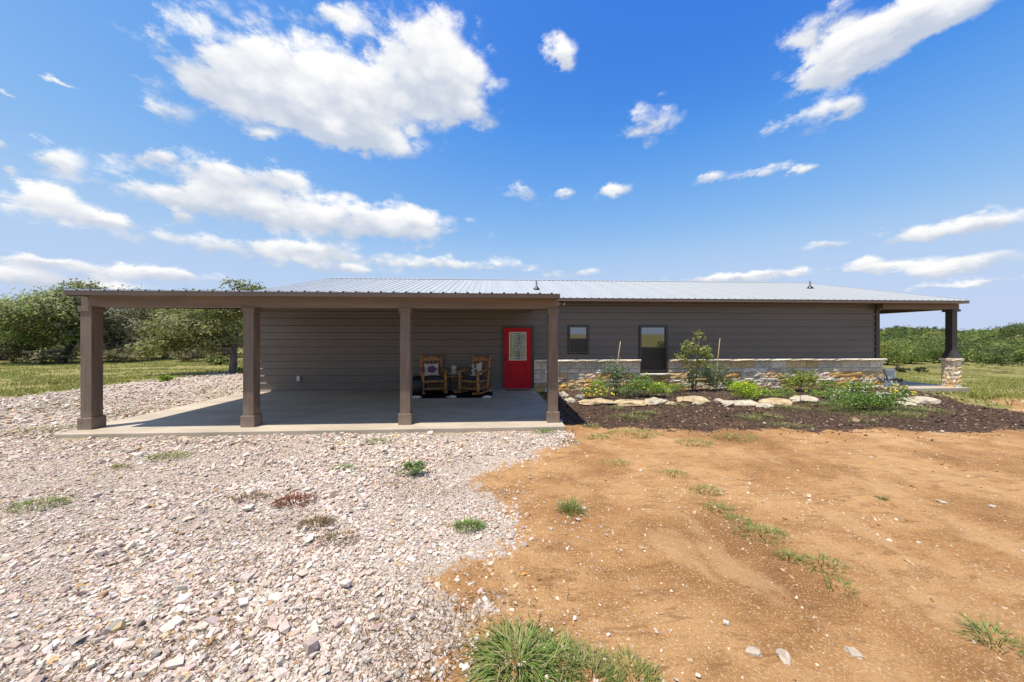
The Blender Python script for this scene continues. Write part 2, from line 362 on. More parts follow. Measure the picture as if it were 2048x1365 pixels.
def build_ground():
    gx = axis(-8.5, 17.0, 0.085, 1800); gy = axis(1.2, 12.0, 0.085, 1800)
    X, Y = np.meshgrid(gx, gy); Z = terrain(X, Y)
    nd = (fbm(X*1.3, Y*1.3, 4)-0.5)
    sg = poly_sd(X, Y, GRAVEL) + nd*0.30 + (fbm(X*6, Y*6, 3)-0.5)*0.25
    sm = poly_sd(X, Y, MULCH) + nd*0.9 + (fbm(X*5+9, Y*5, 3)-0.5)*0.35
    sd = poly_sd(X, Y, DIRT) + nd*0.6
    soft = 0.12
    wg = np.clip(0.35 - sg/0.55, 0, 1); wm = np.clip(0.5 - sm/0.5, 0, 1); wd = np.clip(0.5 - sd/0.6, 0, 1)
    near = 1 - sstep(np.hypot(X, Y), 9, 13)
    Z = Z + near*(1-wg)*(0.05*(fbm(X*0.8+3, Y*0.8, 3)-0.5) + 0.022*(fbm(X*3.5, Y*3.5, 3)-0.5)) + near*wg*0.02*(fbm(X*2, Y*2, 2)-0.5)
    Z = Z + 0.07*wm*sstep(Y, 9.6, 10.8)*sstep(X, 1.6, 2.4)*(1-sstep(Y, 12, 13))
    # under the house and the slabs the ground stays low
    Z = np.where((X > -7.7) & (X < 1.4) & (Y > 6.65) & (Y < 11.3), -0.13, Z)
    V = np.stack([X, Y, Z], -1).reshape(-1, 3)
    ny, nx = X.shape; idx = np.arange(ny*nx).reshape(ny, nx)
    F = np.stack([idx[:-1,:-1], idx[:-1,1:], idx[1:,1:], idx[1:,:-1]], -1).reshape(-1, 4)
    W = np.stack([wg, wd, wm], -1).reshape(-1, 3)
    zone = np.zeros(len(V), int); zone[W[:,1] > .5] = 2; zone[W[:,2] > .5] = 3; zone[W[:,0] > .5] = 1
    fz = zone[F[:,0]]
    names = ['grass_field', 'gravel_drive', 'dirt_yard', 'mulch_bed']
    labels = ['green and straw coloured grass field running out to the wooded hills', 'pale limestone gravel drive in front of and beside the carport',
              'bare orange brown dirt yard right of the gravel', 'dark brown mulch apron in front of the planted bed']
    m = ground_material()
    for k in range(4):
        f = F[fz == k]; u, inv = np.unique(f, return_inverse=True)
        o = mk(names[k], V[u], inv.reshape(-1, 4), m, col=W[u], smooth=True)
        tag(o, labels[k], ['field', 'drive', 'yard', 'mulch'][k], kind='structure')
def ground_material():
    m, nt, N, L, P = mat_new('ground')
    geo = N.new('ShaderNodeNewGeometry'); pos = geo.outputs['Position']
    at = N.new('ShaderNodeAttribute'); at.attribute_name = 'col'; sp = N.new('ShaderNodeSeparateColor'); L.new(at.outputs['Color'], sp.inputs[0])
    def nz(scale, det=6, rough=0.6, stretch=None):
        n = N.new('ShaderNodeTexNoise'); n.inputs['Scale'].default_value = scale; n.inputs['Detail'].default_value = det; n.inputs['Roughness'].default_value = rough
        if stretch:
            mp = N.new('ShaderNodeMapping'); mp.inputs['Scale'].default_value = stretch; L.new(pos, mp.inputs[0]); L.new(mp.outputs[0], n.inputs['Vector'])
        else: L.new(pos, n.inputs['Vector'])
        return n.outputs[0]
    def ramp(x, stops):
        r = N.new('ShaderNodeValToRGB'); e = r.color_ramp.elements
        while len(e) < len(stops): e.new(0.5)
        for i, (p, c) in enumerate(stops): e[i].position = p; e[i].color = (*c, 1)
        L.new(x, r.inputs[0]); return r.outputs[0]
    def mix(f, a, b, mode='MIX'):
        n = N.new('ShaderNodeMix'); n.data_type = 'RGBA'; n.blend_type = mode
        for s, v in ((0, f), (6, a), (7, b)):
            if isinstance(v, (int, float)): n.inputs[s].default_value = v
            elif isinstance(v, tuple): n.inputs[s].default_value = (*v, 1)
            else: L.new(v, n.inputs[s])
        return n.outputs[2]
    def mth(op, a, b=None):
        n = N.new('ShaderNodeMath'); n.operation = op
        for i, v in enumerate((a, b)):
            if v is None: continue
            if isinstance(v, (int, float)): n.inputs[i].default_value = v
            else: L.new(v, n.inputs[i])
        return n.outputs[0]
    def sm(x, a, b):
        n = N.new('ShaderNodeMapRange'); n.interpolation_type = 'SMOOTHSTEP'; n.inputs['From Min'].default_value = a; n.inputs['From Max'].default_value = b
        L.new(x, n.inputs[0]); return n.outputs[0]
    edge = mth('MULTIPLY', mth('SUBTRACT', nz(9, 7, 0.7), 0.5), 1.8)
    def mask(ch): return sm(mth('ADD', sp.outputs[ch], edge), 0.35, 0.65)
    # grass field: straw and green, with bare soil showing through in patches
    g = ramp(nz(0.35, 6, 0.62), [(0.36, (0.185, 0.190, 0.045)), (0.46, (0.245, 0.225, 0.065)), (0.54, (0.33, 0.265, 0.105)), (0.64, (0.205, 0.205, 0.050))])
    g = mix(mth('MULTIPLY', sm(nz(3.0, 6), 0.48, 0.60), 0.55), g, (0.120, 0.150, 0.030))
    g = mix(mth('MULTIPLY', sm(nz(0.9, 7, 0.68, (1.0, 2.2, 1)), 0.53, 0.63), 0.85), g, (0.40, 0.29, 0.165))
    g = mix(mth('MULTIPLY', sm(nz(30, 4), 0.45, 0.7), 0.45), g, (0.055, 0.070, 0.018))
    # dirt
    dcol = ramp(nz(0.55, 7, 0.62), [(0.36, (0.25, 0.112, 0.036)), (0.45, (0.36, 0.177, 0.063)), (0.54, (0.49, 0.268, 0.112)), (0.63, (0.38, 0.187, 0.067))])
    dcol = mix(mth('MULTIPLY', sm(nz(2.2, 8, 0.72, (1.0, 1.8, 1)), 0.50, 0.62), 0.6), dcol, (0.250, 0.120, 0.043))
    dcol = mix(mth('MULTIPLY', sm(nz(75, 4, 0.75), 0.53, 0.63), 0.75), dcol, (0.64, 0.47, 0.29))
    dcol = mix(mth('MULTIPLY', sm(nz(48, 5, 0.75), 0.55, 0.65), 0.40), dcol, (0.24, 0.115, 0.042))
    dcol = mix(mth('MULTIPLY', sm(nz(7.0, 8, 0.78, (0.45, 1.6, 1)), 0.53, 0.62), 0.55), dcol, (0.20, 0.095, 0.035))
    dcol = mix(mth('MULTIPLY', sm(nz(0.8, 6, 0.7, (1.5, 0.7, 1)), 0.53, 0.64), 0.45), dcol, (0.56, 0.345, 0.170))
    # gravel bedding between the stones
    v = N.new('ShaderNodeTexVoronoi'); v.inputs['Scale'].default_value = 44; L.new(pos, v.inputs['Vector'])
    hs = N.new('ShaderNodeSeparateColor'); L.new(v.outputs['Color'], hs.inputs[0])
    gr = ramp(hs.outputs[0], [(0.0, (0.42, 0.335, 0.26)), (0.4, (0.56, 0.475, 0.40)), (0.75, (0.62, 0.54, 0.465)), (1.0, (0.48, 0.37, 0.265))])
    gr = mix(mth('MULTIPLY', sm(v.outputs['Distance'], 0.40, 0.80), 0.8), gr, (0.27, 0.185, 0.115))
    gr = mix(mth('MULTIPLY', sm(nz(1.6, 7, 0.7, (1.0, 2.0, 1)), 0.58, 0.70), 0.6), gr, (0.27, 0.185, 0.105))
    # mulch
    mu = ramp(nz(24, 6, 0.7), [(0.30, (0.030, 0.018, 0.012)), (0.5, (0.075, 0.045, 0.030)), (0.68, (0.130, 0.082, 0.055))])
    mu = mix(mth('MULTIPLY', sm(nz(1.4, 6), 0.52, 0.70), 0.6), mu, (0.20, 0.115, 0.060))
    c = mix(mask(1), g, dcol); c = mix(mask(2), c, mu); c = mix(mask(0), c, gr)
    L.new(c, P.inputs['Base Color']); P.inputs['Roughness'].default_value = 0.95; P.inputs['Specular IOR Level'].default_value = 0.15
    h = mth('ADD', mth('MULTIPLY', nz(9, 8, 0.7), 1.0), mth('MULTIPLY', nz(60, 5, 0.7), 0.45))
    b = N.new('ShaderNodeBump'); b.inputs['Strength'].default_value = 0.8; b.inputs['Distance'].default_value = 0.05
    L.new(h, b.inputs['Height']); L.new(b.outputs[0], P.inputs['Normal'])
    return m
build_ground()

# ------------------------------------------------------------------ concrete slabs
def concrete_material():
    m, nt, N, L, P = mat_new('concrete')
    tc = N.new('ShaderNodeTexCoord')
    def nz(s, st=(1,1,1), det=7):
        mp = N.new('ShaderNodeMapping'); mp.inputs['Scale'].default_value = st; L.new(tc.outputs['Object'], mp.inputs[0])
        n = N.new('ShaderNodeTexNoise'); n.inputs['Scale'].default_value = s; n.inputs['Detail'].default_value = det; n.inputs['Roughness'].default_value = 0.62
        L.new(mp.outputs[0], n.inputs['Vector']); return n.outputs[0]
    r = N.new('ShaderNodeValToRGB'); e = r.color_ramp.elements; e[0].position = 0.3; e[0].color = (0.36, 0.295, 0.22, 1); e[1].position = 0.7; e[1].color = (0.52, 0.435, 0.335, 1)
    L.new(nz(0.9, (1, 2.2, 1)), r.inputs[0])
    r2 = N.new('ShaderNodeValToRGB'); e = r2.color_ramp.elements; e[0].position = 0.55; e[0].color = (1,1,1,1); e[1].position = 0.78; e[1].color = (0.62, 0.58, 0.54, 1)
    L.new(nz(0.6, (0.6, 1.8, 1)), r2.inputs[0])
    mx = N.new('ShaderNodeMix'); mx.data_type = 'RGBA'; mx.blend_type = 'MULTIPLY'; mx.inputs[0].default_value = 1
    L.new(r.outputs[0], mx.inputs[6]); L.new(r2.outputs[0], mx.inputs[7]); L.new(mx.outputs[2], P.inputs['Base Color'])
    P.inputs['Roughness'].default_value = 0.7
    b = N.new('ShaderNodeBump'); b.inputs['Strength'].default_value = 0.2; b.inputs['Distance'].default_value = 0.01
    L.new(nz(45), b.inputs['Height']); L.new(b.outputs[0], P.inputs['Normal'])
    return m
M['concrete'] = concrete_material()
SLX0, SLX1, SLY0 = -7.76, 1.43, 6.52
D = 11.30                                      # face of the long front wall
o = G().box(SLX0, SLX1, SLY0, D + 0.3, -0.22, 0.0).build('carport_slab', M['concrete'], bevel=0.012)
tag(o, 'grey concrete slab under the carport with a sunlit front edge', 'slab', kind='structure')
PX0, PX1 = 13.7, 16.45
o = G().box(PX0, PX1, 10.80, 18.0, -0.20, -0.02).build('porch_slab', M['concrete'], bevel=0.012)
tag(o, 'concrete porch slab at the right end of the house', 'slab', kind='structure')

# ------------------------------------------------------------------ house
HX0, HX1 = -7.60, at_y(1755, 680, D).x
EY, EZ, RK = 10.775, 2.975, 0.255                # eave line and roof slope
RY = 17.10; RZ = EZ + RK*(RY-EY)
RX0, RX1 = -7.80, 16.36
house = empty('house', (3.0, 14.0, 0)); tag(house, 'long low ranch house with dark horizontal metal siding and pale metal roof', 'house')
HOFF = Vector((3.0, 14.0, 0))
class H(G):
    """shapes given in world coordinates, built under an Empty at off"""
    def __init__(s, off=HOFF): super().__init__(); s.off = off
    def build(s, name, mat, parent, smooth=False, bevel=0.0, sub=Vector((0,0,0))):
        V = [tuple(Vector(v) - s.off - sub) for v in s.v]
        o = mk(name, V, s.f, mat, parent, smooth=smooth, bevel=bevel); o.location = sub; return o
g = H(); BY = 2*RY - EY - 0.4
wz = RZ - 0.12
g.add([(HX0+.03,D+.04,-.15),(HX1-.03,D+.04,-.15),(HX1-.03,BY,-.15),(HX0+.03,BY,-.15),(HX0+.03,D+.04,3.0),(HX1-.03,D+.04,3.0),(HX1-.03,BY,3.0),(HX0+.03,BY,3.0),(HX0+.03,RY,wz),(HX1-.03,RY,wz)],
      [(0,1,5,4),(2,3,7,6),(1,2,6,9,5),(3,0,4,8,7),(4,5,9,8),(6,7,8,9),(0,3,2,1)])
wall = g.build('wall', M['wallcore'], house)
# window and door openings (world X / Z on the front wall)
def xr(a, b): return at_y(a, 700, D).x, at_y(b, 700, D).x
DX0, DX1 = xr(1008, 1063); DZ1 = 2.03
W1 = (*xr(1137, 1176), 1.19, 2.10); W2 = (*xr(1279, 1333), 0.58, 2.10)
WS0 = DX1 + 0.07                               # the stone starts right of the door
RIB = 0.2286
def siding_profile(z0, z1):
    """(z, depth) pairs up the wall: a trapezoid rib every nine inches and two low stiffeners between"""
    out = []; k = math.floor(z0/RIB) - 1
    while k*RIB < z1 + RIB:
        b = k*RIB
        for dz, dp in ((0.0, 0.0), (0.004, 0.030), (0.030, 0.030), (0.050, 0.0), (0.098, 0.0), (0.104, 0.004), (0.116, 0.004), (0.122, 0.0), (0.160, 0.0), (0.166, 0.004), (0.178, 0.004), (0.184, 0.0)):
            out.append((b+dz, dp))
        k += 1
    zs = [p for p in out if z0 < p[0] < z1]
    za = np.array([p[0] for p in out]); da = np.array([p[1] for p in out])
    return [(z0, float(np.interp(z0, za, da)))] + zs + [(z1, float(np.interp(z1, za, da)))]
def siding_panel(x0, x1, z0, z1, openings):
    xs = sorted({x0, x1, *[v for o_ in openings for v in o_[:2] if x0 < v < x1]})
    cuts = sorted({v for o_ in openings for v in o_[2:] if z0 < v < z1 and o_[0] < x1 and o_[1] > x0})
    pr = []; lo = z0
    for c_ in cuts + [z1]: pr += siding_profile(lo, c_) if not pr else siding_profile(lo, c_)[1:]; lo = c_
    g = H()
    for i in range(len(xs)-1):
        for j in range(len(pr)-1):
            xm = (xs[i]+xs[i+1])/2; zm = (pr[j][0]+pr[j+1][0])/2
            if any(o_[0] < xm < o_[1] and o_[2] < zm < o_[3] for o_ in openings): continue
            g.add([(xs[i], D-pr[j][1], pr[j][0]), (xs[i+1], D-pr[j][1], pr[j][0]), (xs[i+1], D-pr[j+1][1], pr[j+1][0]), (xs[i], D-pr[j+1][1], pr[j+1][0])], [(0,1,2,3)])
    return g.build('siding_panel', M['siding'], wall) if g.v else None
OPEN = [(DX0-.04, DX1+.04, -1, DZ1+.04), W1, W2]
for k in range(4):
    z0, z1 = k*4*RIB, min((k+1)*4*RIB, 2.90)
    if z1 <= z0: continue
    siding_panel(HX0, -3.05, z0, z1, OPEN); siding_panel(-3.046, WS0 if k > 1 else DX0-.04, z0, z1, OPEN)
    if z1 > 0.98:
        zz = max(z0, 0.98)
        siding_panel(WS0+.004, W2[0] if k == 1 else 7.6, zz, z1, OPEN)
        if k == 1: siding_panel(W2[1], 7.6, zz, z1, OPEN)
        siding_panel(7.604, HX1, zz, z1, OPEN)
for zk in range(4):                            # gable ends
    z0, z1 = zk*4*RIB, min((zk+1)*4*RIB, 2.90)
    if z1 <= z0: continue
    for (xx, sg) in ((HX0, -1), (HX1, 1)):
        g = H(); pr = siding_profile(z0, z1)
        for j in range(len(pr)-1):
            g.add([(xx+sg*pr[j][1], D+.002, pr[j][0]), (xx+sg*pr[j][1], BY, pr[j][0]), (xx+sg*pr[j+1][1], BY, pr[j+1][0]), (xx+sg*pr[j+1][1], D+.002, pr[j+1][0])], [(0,1,2,3) if sg > 0 else (3,2,1,0)])
        g.build('siding_panel', M['siding'], wall)
H().box(HX1-.10, HX1+.035, D-.045, D+.10, 0.985, 2.885).build('corner_trim', M['trimdark'], house)
H().box(HX0-.035, HX0+.06, D-.03, D+.10, 0.0, 2.885).build('corner_trim', M['siding'], house)
# roof
def panel_profile(w=0.9144, rib=0.2286, h=0.024):
    p = []
    for k in range(4):
        b = k*rib
        p += [(b, 0.0), (b+0.012, h), (b+0.034, h), (b+0.046, 0.0), (b+0.10, 0.0), (b+0.105, 0.004), (b+0.115, 0.004), (b+0.12, 0.0), (b+0.165, 0.0), (b+0.17, 0.004), (b+0.18, 0.004), (b+0.185, 0.0)]
    return p + [(w, 0.0)]
def roof_panel_mesh(name, dy, dz, w=0.9144):
    pr = [p for p in panel_profile() if p[0] <= w]; n = len(pr)
    V = [(x, 0, h) for x, h in pr] + [(x, dy, dz+h) for x, h in pr] + [(x, 0, h-0.004) for x, h in pr]
    F = [(i, i+1, n+i+1, n+i) for i in range(n-1)] + [(2*n+i, 2*n+i+1, i+1, i) for i in range(n-1)]
    o = mk(name, V, F, M['roof']); return o
roofp = H().add([(RX0,EY+.02,EZ-.02),(RX1,EY+.02,EZ-.02),(RX1,RY,RZ-.02),(RX0,RY,RZ-.02),(RX1,2*RY-EY,EZ-.02),(RX0,2*RY-EY,EZ-.02),
                 (RX0,EY+.02,EZ-.08),(RX1,EY+.02,EZ-.08),(RX1,RY,RZ-.08),(RX0,RY,RZ-.08),(RX1,2*RY-EY,EZ-.08),(RX0,2*RY-EY,EZ-.08)],
                [(0,1,2,3),(3,2,4,5),(7,6,9,8),(8,9,11,10),(0,6,7,1),(5,4,10,11),(1,7,8,2),(2,8,10,4),(6,0,3,9),(9,3,5,11)]).build('roof', M['roof'], house)
proto = None; x = RX0
while x < RX1 - 0.05:
    if proto is None or RX1 - x < 0.914:
        o = roof_panel_mesh('roof_panel', RY-EY+.02, RK*(RY-EY), min(0.9144, RX1-x)); proto = proto or o
    else: o = proto.copy(); C.objects.link(o)
    o.parent = roofp; o.location = Vector((x, EY-.02, EZ)) - HOFF; x += 0.9148
g = H(); g.add([(RX0-.02,RY-.16,RZ-.040+.026),(RX1+.02,RY-.16,RZ-.040+.026),(RX1+.02,RY,RZ+.034),(RX0-.02,RY,RZ+.034),(RX1+.02,RY+.16,RZ-.014),(RX0-.02,RY+.16,RZ-.014)], [(0,1,2,3),(3,2,4,5)]).build('ridge_cap', M['roof'], roofp)
H().box(RX0, RX1, EY-.012, EY+.016, EZ-.095, EZ-.006).build('fascia', M['fascia'], house)
H().box(RX0+.01, RX1-.01, EY+.018, D-.022, EZ-.090, EZ-.082).build('soffit', M['fascia'], house)
for xx in (RX0, RX1):
    g = H(); t = 0.03 if xx > 0 else -0.03
    g.add([(xx,EY,EZ-.09),(xx+t,EY,EZ-.09),(xx+t,RY,RZ-.09),(xx,RY,RZ-.09),(xx,EY,EZ+.03),(xx+t,EY,EZ+.03),(xx+t,RY,RZ+.03),(xx,RY,RZ+.03)],
          [(0,3,2,1),(4,5,6,7),(0,1,5,4),(1,2,6,5),(2,3,7,6),(3,0,4,7)])
    g.build('rake_trim', M['roof'], house)
for (px, py) in ((1073, 580), (1620, 578)):    # plumbing vents
    p = at_roof(px, py, EY, EZ, RK)
    g = H(); g.lathe([(0.15, -.03), (0.13, 0.03), (0.06, 0.10), (0.05, 0.13)], 14, p); b = g.build('vent_boot', M['black'], house, smooth=True)
    H().tube([p+Vector((0,0,.1)), p+Vector((0,0,.34))], 0.032, 10).build('vent_pipe', M['steel'], b)
# right porch: beam, post on a stone pedestal
pedX, pedY, pedS = at_y(1912, 770, 11.0).x + 0.02, 11.14, 0.36
H().box(HX1-.14, pedX+.13, 11.02, 11.20, 2.70, 2.880).build('porch_beam', M['beam'], house)
H().box(pedX-.05, pedX+.13, 11.204, 17.6, 2.70, 2.878).build('porch_beam', M['beam'], house)
pp = H().box(pedX-.095, pedX+.095, pedY-.095, pedY+.095, 0.985, 2.62).build('porch_post', M['trimdark'], house)
g = H(); a = .10; b_ = .165
g.add([(pedX-b_,pedY-b_,.985),(pedX+b_,pedY-b_,.985),(pedX+b_,pedY+b_,.985),(pedX-b_,pedY+b_,.985),(pedX-a,pedY-a,1.26),(pedX+a,pedY-a,1.26),(pedX+a,pedY+a,1.26),(pedX-a,pedY+a,1.26)],
      [(0,3,2,1),(4,5,6,7),(0,1,5,4),(1,2,6,5),(2,3,7,6),(3,0,4,7)]).build('base_skirt', M['trimdark'], pp)
H().box(pedX-.15, pedX+.15, pedY-.15, pedY+.15, 2.62, 2.698).build('cap', M['trimdark'], pp)
# stones
STONE_COLS = [(0.72,0.60,0.44),(0.60,0.50,0.37),(0.68,0.47,0.24),(0.62,0.36,0.13),(0.44,0.38,0.30),(0.76,0.66,0.51),(0.44,0.28,0.15)]
def stone_mesh(w, h, dpt, rough, col, nx=4, nz_=3):
    """a split-faced block, front towards -Y, origin at its back lower left"""
    V = []; F = []
    for j in range(nz_+1):
        for i in range(nx+1):
            e = (i in (0, nx)) or (j in (0, nz_))
            V.append((w*i/nx + (0 if i in (0, nx) else random.uniform(-.1,.1)*w/nx), -dpt*(0.88 if e else 1.0) - random.uniform(-rough, rough)*(0.6 if e else 1), h*j/nz_))
    n = nx+1
    for j in range(nz_):
        for i in range(nx): F.append((j*n+i, j*n+i+1, (j+1)*n+i+1, (j+1)*n+i))
    b = len(V); ring = [i for i in range(n)] + [j*n+nx for j in range(1, nz_+1)] + [nz_*n+i for i in range(nx-1, -1, -1)] + [j*n for j in range(nz_-1, 0, -1)]
    for r_ in ring: V.append((V[r_][0], 0, V[r_][2]))
    for k in range(len(ring)):
        k2 = (k+1) % len(ring); F.append((ring[k2], ring[k], b+k, b+k2))
    cc = np.array(col)*random.uniform(0.85, 1.12)
    return V, F, np.tile(np.clip(cc*RNG.normal(1, 0.03, 3), 0, 1), (len(V), 1))
WY = D - 0.055                                  # mortar face of the wainscot
wx1 = at_y(1768, 740, WY-.06).x
g = H(); g.box(WS0, W2[0]-.03, WY, D+.03, -.15, .97); g.box(W2[0]-.03, W2[1]+.03, WY, D+.03, -.15, .50); g.box(W2[1]+.03, wx1-.06, WY, D+.03, -.15, .97)
wains = g.build('wainscot', M['mortar'], house)
def lay(x0, x1, z0, z1, y, dpt, rough, cols, wmin, wmax, parent, name='stone'):
    x = x0
    while x < x1 - 0.02:
        w = random.uniform(wmin, wmax)
        if x1 - (x+w) < wmin*0.7: w = x1 - x
        V, F, cc = stone_mesh(w-.012, z1-z0-.012, dpt*random.uniform(.85,1.15), rough, random.choice(cols))
        o = mk(name, V, F, M['stone'], parent, col=cc); o.location = Vector((x+.006, y, z0+.006)) - HOFF
        x += w
def wall_stones(x0, x1, top):
    rows = [(-.12,.05),(.05,.20),(.20,.33),(.33,.52),(.52,.665),(.665,.905)]
    for (a, b) in rows:
        if a >= top - .03: break
        b = min(b, top)
        if a > .6: lay(x0, x1, a, b, WY, .045, .007, [STONE_COLS[0],STONE_COLS[1],STONE_COLS[1],STONE_COLS[2],STONE_COLS[5]], .22, .95, wains)
        elif a > .45: lay(x0, x1, a, b, WY, .06, .016, [STONE_COLS[0],STONE_COLS[5],STONE_COLS[5],STONE_COLS[1]], .25, .6, wains)
        else: lay(x0, x1, a, b, WY, .065, .018, STONE_COLS+STONE_COLS[:4], .18, .70, wains)
wall_stones(WS0, W2[0]-.03, 0.905); wall_stones(W2[0]-.03, W2[1]+.03, 0.42); wall_stones(W2[1]+.03, wx1, 0.905)
def caps(x0, x1, z0, z1, y, dpt, parent):
    lay(x0, x1, z0, z1, y, dpt, .012, [STONE_COLS[5], STONE_COLS[0]], .5, .9, parent, 'cap_stone')
caps(WS0, W2[0]-.03, .905, .985, WY, .155, wains); caps(W2[1]+.03, wx1+.03, .905, .985, WY, .155, wains); caps(W2[0]-.06, W2[1]+.06, .43, .51, WY, .12, wains)
for xx in (W2[0]-.029, W2[1]+.003): H().box(xx, xx+.026, WY-.03, D+.03, .515, .90).build('jamb_stone', M['mortar'], wains)
ped = H().box(pedX-pedS/2+.05, pedX+pedS/2-.05, pedY-pedS/2+.05, pedY+pedS/2-.05, -.10, .90).build('pedestal', M['mortar'], house)
for (a, b) in [(-.08,.09),(.09,.25),(.25,.39),(.39,.55),(.55,.70),(.70,.90)]:
    for side in range(4):
        s_ = pedS - .04; xs_ = 0.0
        for w in ((s_*.58, s_*.42) if random.random() < .5 else (s_*.4, s_*.6)):
            V, F, cc = stone_mesh(w-.01, b-a-.012, .06, .012 if a > .65 else .020, random.choice([STONE_COLS[0],STONE_COLS[5],STONE_COLS[5],STONE_COLS[2]]))
            V = [Matrix.Rotation(side*math.pi/2, 3, 'Z') @ Vector((v[0]+xs_-s_/2+.005, v[1]-s_/2+.05, v[2])) for v in V]
            o = mk('stone', V, F, M['stone'], ped, col=cc); o.location = Vector((pedX, pedY, a+.006)) - HOFF; xs_ += w
for side in range(4):
    s_ = pedS + .06
    V, F, cc = stone_mesh(s_-.01, .08, s_/2, .010, STONE_COLS[5])
    V = [Matrix.Rotation(side*math.pi/2, 3, 'Z') @ Vector((v[0]-s_/2, v[1], v[2]+.0015*side)) for v in V]
    o = mk('cap_stone', V, F, M['stone'], ped, col=cc); o.location = Vector((pedX, pedY, .90)) - HOFF
# windows
def window(Wn, screen_low, sill):
    x0, x1, z0, z1 = Wn; t = .05; y0, y1 = D-.045, D+.03
    g = H(); g.box(x0, x0+t, y0, y1, z0, z1); g.box(x1-t, x1, y0, y1, z0, z1); g.box(x0+t, x1-t, y0, y1, z1-t, z1); g.box(x0+t, x1-t, y0, y1, z0, z0+t)
    w = g.build('window', M['frame'], house)
    zm = z0 + (z1-z0)*0.52
    H().box(x0+t, x1-t, D-.030, D+.026, zm-.02, zm+.02).build('meeting_rail', M['frame'], w)
    H().box(x0+t, x1-t, D+.004, D+.012, zm+.02, z1-t).build('pane', M['glass'], w)
    H().box(x0+t, x1-t, D-.008, D+.000, z0+t, zm-.02).build('pane', screen_low, w)
    g = H(); e = .035
    g.box(x0-e, x0-.001, D-.030, D+.01, z0-e, z1+e); g.box(x1+.001, x1+e, D-.030, D+.01, z0-e, z1+e); g.box(x0-.001, x1+.001, D-.030, D+.01, z1+.001, z1+e); g.box(x0-.001, x1+.001, D-.030, D+.01, z0-e, z0-.001)
    g.build('casing', M['trimdark'], w)
    return w
window(W1, M['screen'], False); window(W2, M['screen'], True)
# door
g = H(); t = .075; y0, y1 = D-.055, D+.03
g.box(DX0-t, DX0-.004, y0, y1, 0.002, DZ1+t); g.box(DX1+.004, DX1+t, y0, y1, 0.002, DZ1+t); g.box(DX0-.004, DX1+.004, y0, y1, DZ1+.004, DZ1+t)
dfr = g.build('door_frame', M['trimdark'], house)
gx0, gx1, gz0, gz1 = DX0+.19, DX1-.20, 0.98, 1.87
g = H(); y0, y1 = D-.030, D+.02
g.box(DX0, gx0, y0, y1, .03, DZ1); g.box(gx1, DX1, y0, y1, .03, DZ1); g.box(gx0, gx1, y0, y1, gz1, DZ1); g.box(gx0, gx1, y0, y1, .03, gz0)
door = g.build('door', M['door'], house)
g = H()
px0, px1, pz0, pz1 = DX0+.15, DX1-.15, .20, .84
for (a, b, c_, d_) in ((px0, px1, pz1-.03, pz1), (px0, px1, pz0, pz0+.03), (px0, px0+.03, pz0+.031, pz1-.031), (px1-.03, px1, pz0+.031, pz1-.031)): g.box(a, b, y0-.022, y0-.0005, c_, d_)
g.box(px0+.09, px1-.09, y0-.008, y0-.0005, pz0+.09, pz1-.09); g.build('lower_panel', M['door'], door, bevel=.004)
H().box(gx0-.0, gx1, D-.018, D-.010, gz0, gz1).build('glass', M['doorglass'], door)
g = H(); e = .022
g.box(gx0-e, gx0+.004, y0-.014, y0-.0005, gz0-e, gz1+e); g.box(gx1-.004, gx1+e, y0-.014, y0-.0005, gz0-e, gz1+e); g.box(gx0+.004, gx1-.004, y0-.014, y0-.0005, gz1-.004, gz1+e); g.box(gx0+.004, gx1-.004, y0-.014, y0-.0005, gz0-e, gz0+.004)
g.build('glass_frame', M['came'], door)
g = H(); gcx, gcz = (gx0+gx1)/2, gz0 + (gz1-gz0)*.50; yc = D-.024
for k in range(1, 6):
    xx = gx0 + (gx1-gx0)*k/6
    if abs(xx-gcx) < .17: g.box(xx-.004, xx+.004, yc-.004, yc, gz0, gcz-.165); g.box(xx-.004, xx+.004, yc-.004, yc, gcz+.165, gz1)
    else: g.box(xx-.004, xx+.004, yc-.004, yc, gz0, gz1)
for (za, zb) in ((gz0+.06, gz0+.07), (gz1-.07, gz1-.06)): g.box(gx0, gx1, yc-.0085, yc-.0045, za, zb)
ring = [(gcx+.165*math.cos(a), yc-.010, gcz+.165*math.sin(a)) for a in np.linspace(0, 2*math.pi, 25)]
g.tube(ring, .010, 6, False)
st = [(gcx+.155*math.sin(2*math.pi*2*k/5), yc-.016, gcz+.155*math.cos(2*math.pi*2*k/5)) for k in range(6)]
for k in range(5): g.tube([st[k], st[k+1]], .010, 6)
g.build('star_ornament', M['came'], door)
kx = DX0 + .07
for nm, zc, ln in (('deadbolt', 1.14, .03), ('door_knob', 1.0, .055)):
    g = H(); g.tube([(kx, y0, zc), (kx, y0-.012, zc)], .032, 14); g.tube([(kx, y0-.012, zc), (kx, y0-ln, zc)], .012 if nm == 'door_knob' else .02, 10)
    if nm == 'door_knob': g.tube([(kx, y0-ln, zc), (kx, y0-ln-.01, zc), (kx, y0-ln-.035, zc)], [.022, .032, .020], 12)
    g.build(nm, M['black'], door, smooth=False)
H().box(DX0-.07, DX1+.07, D-.10, D+.02, .002, .028).build('threshold', M['steel'], house)
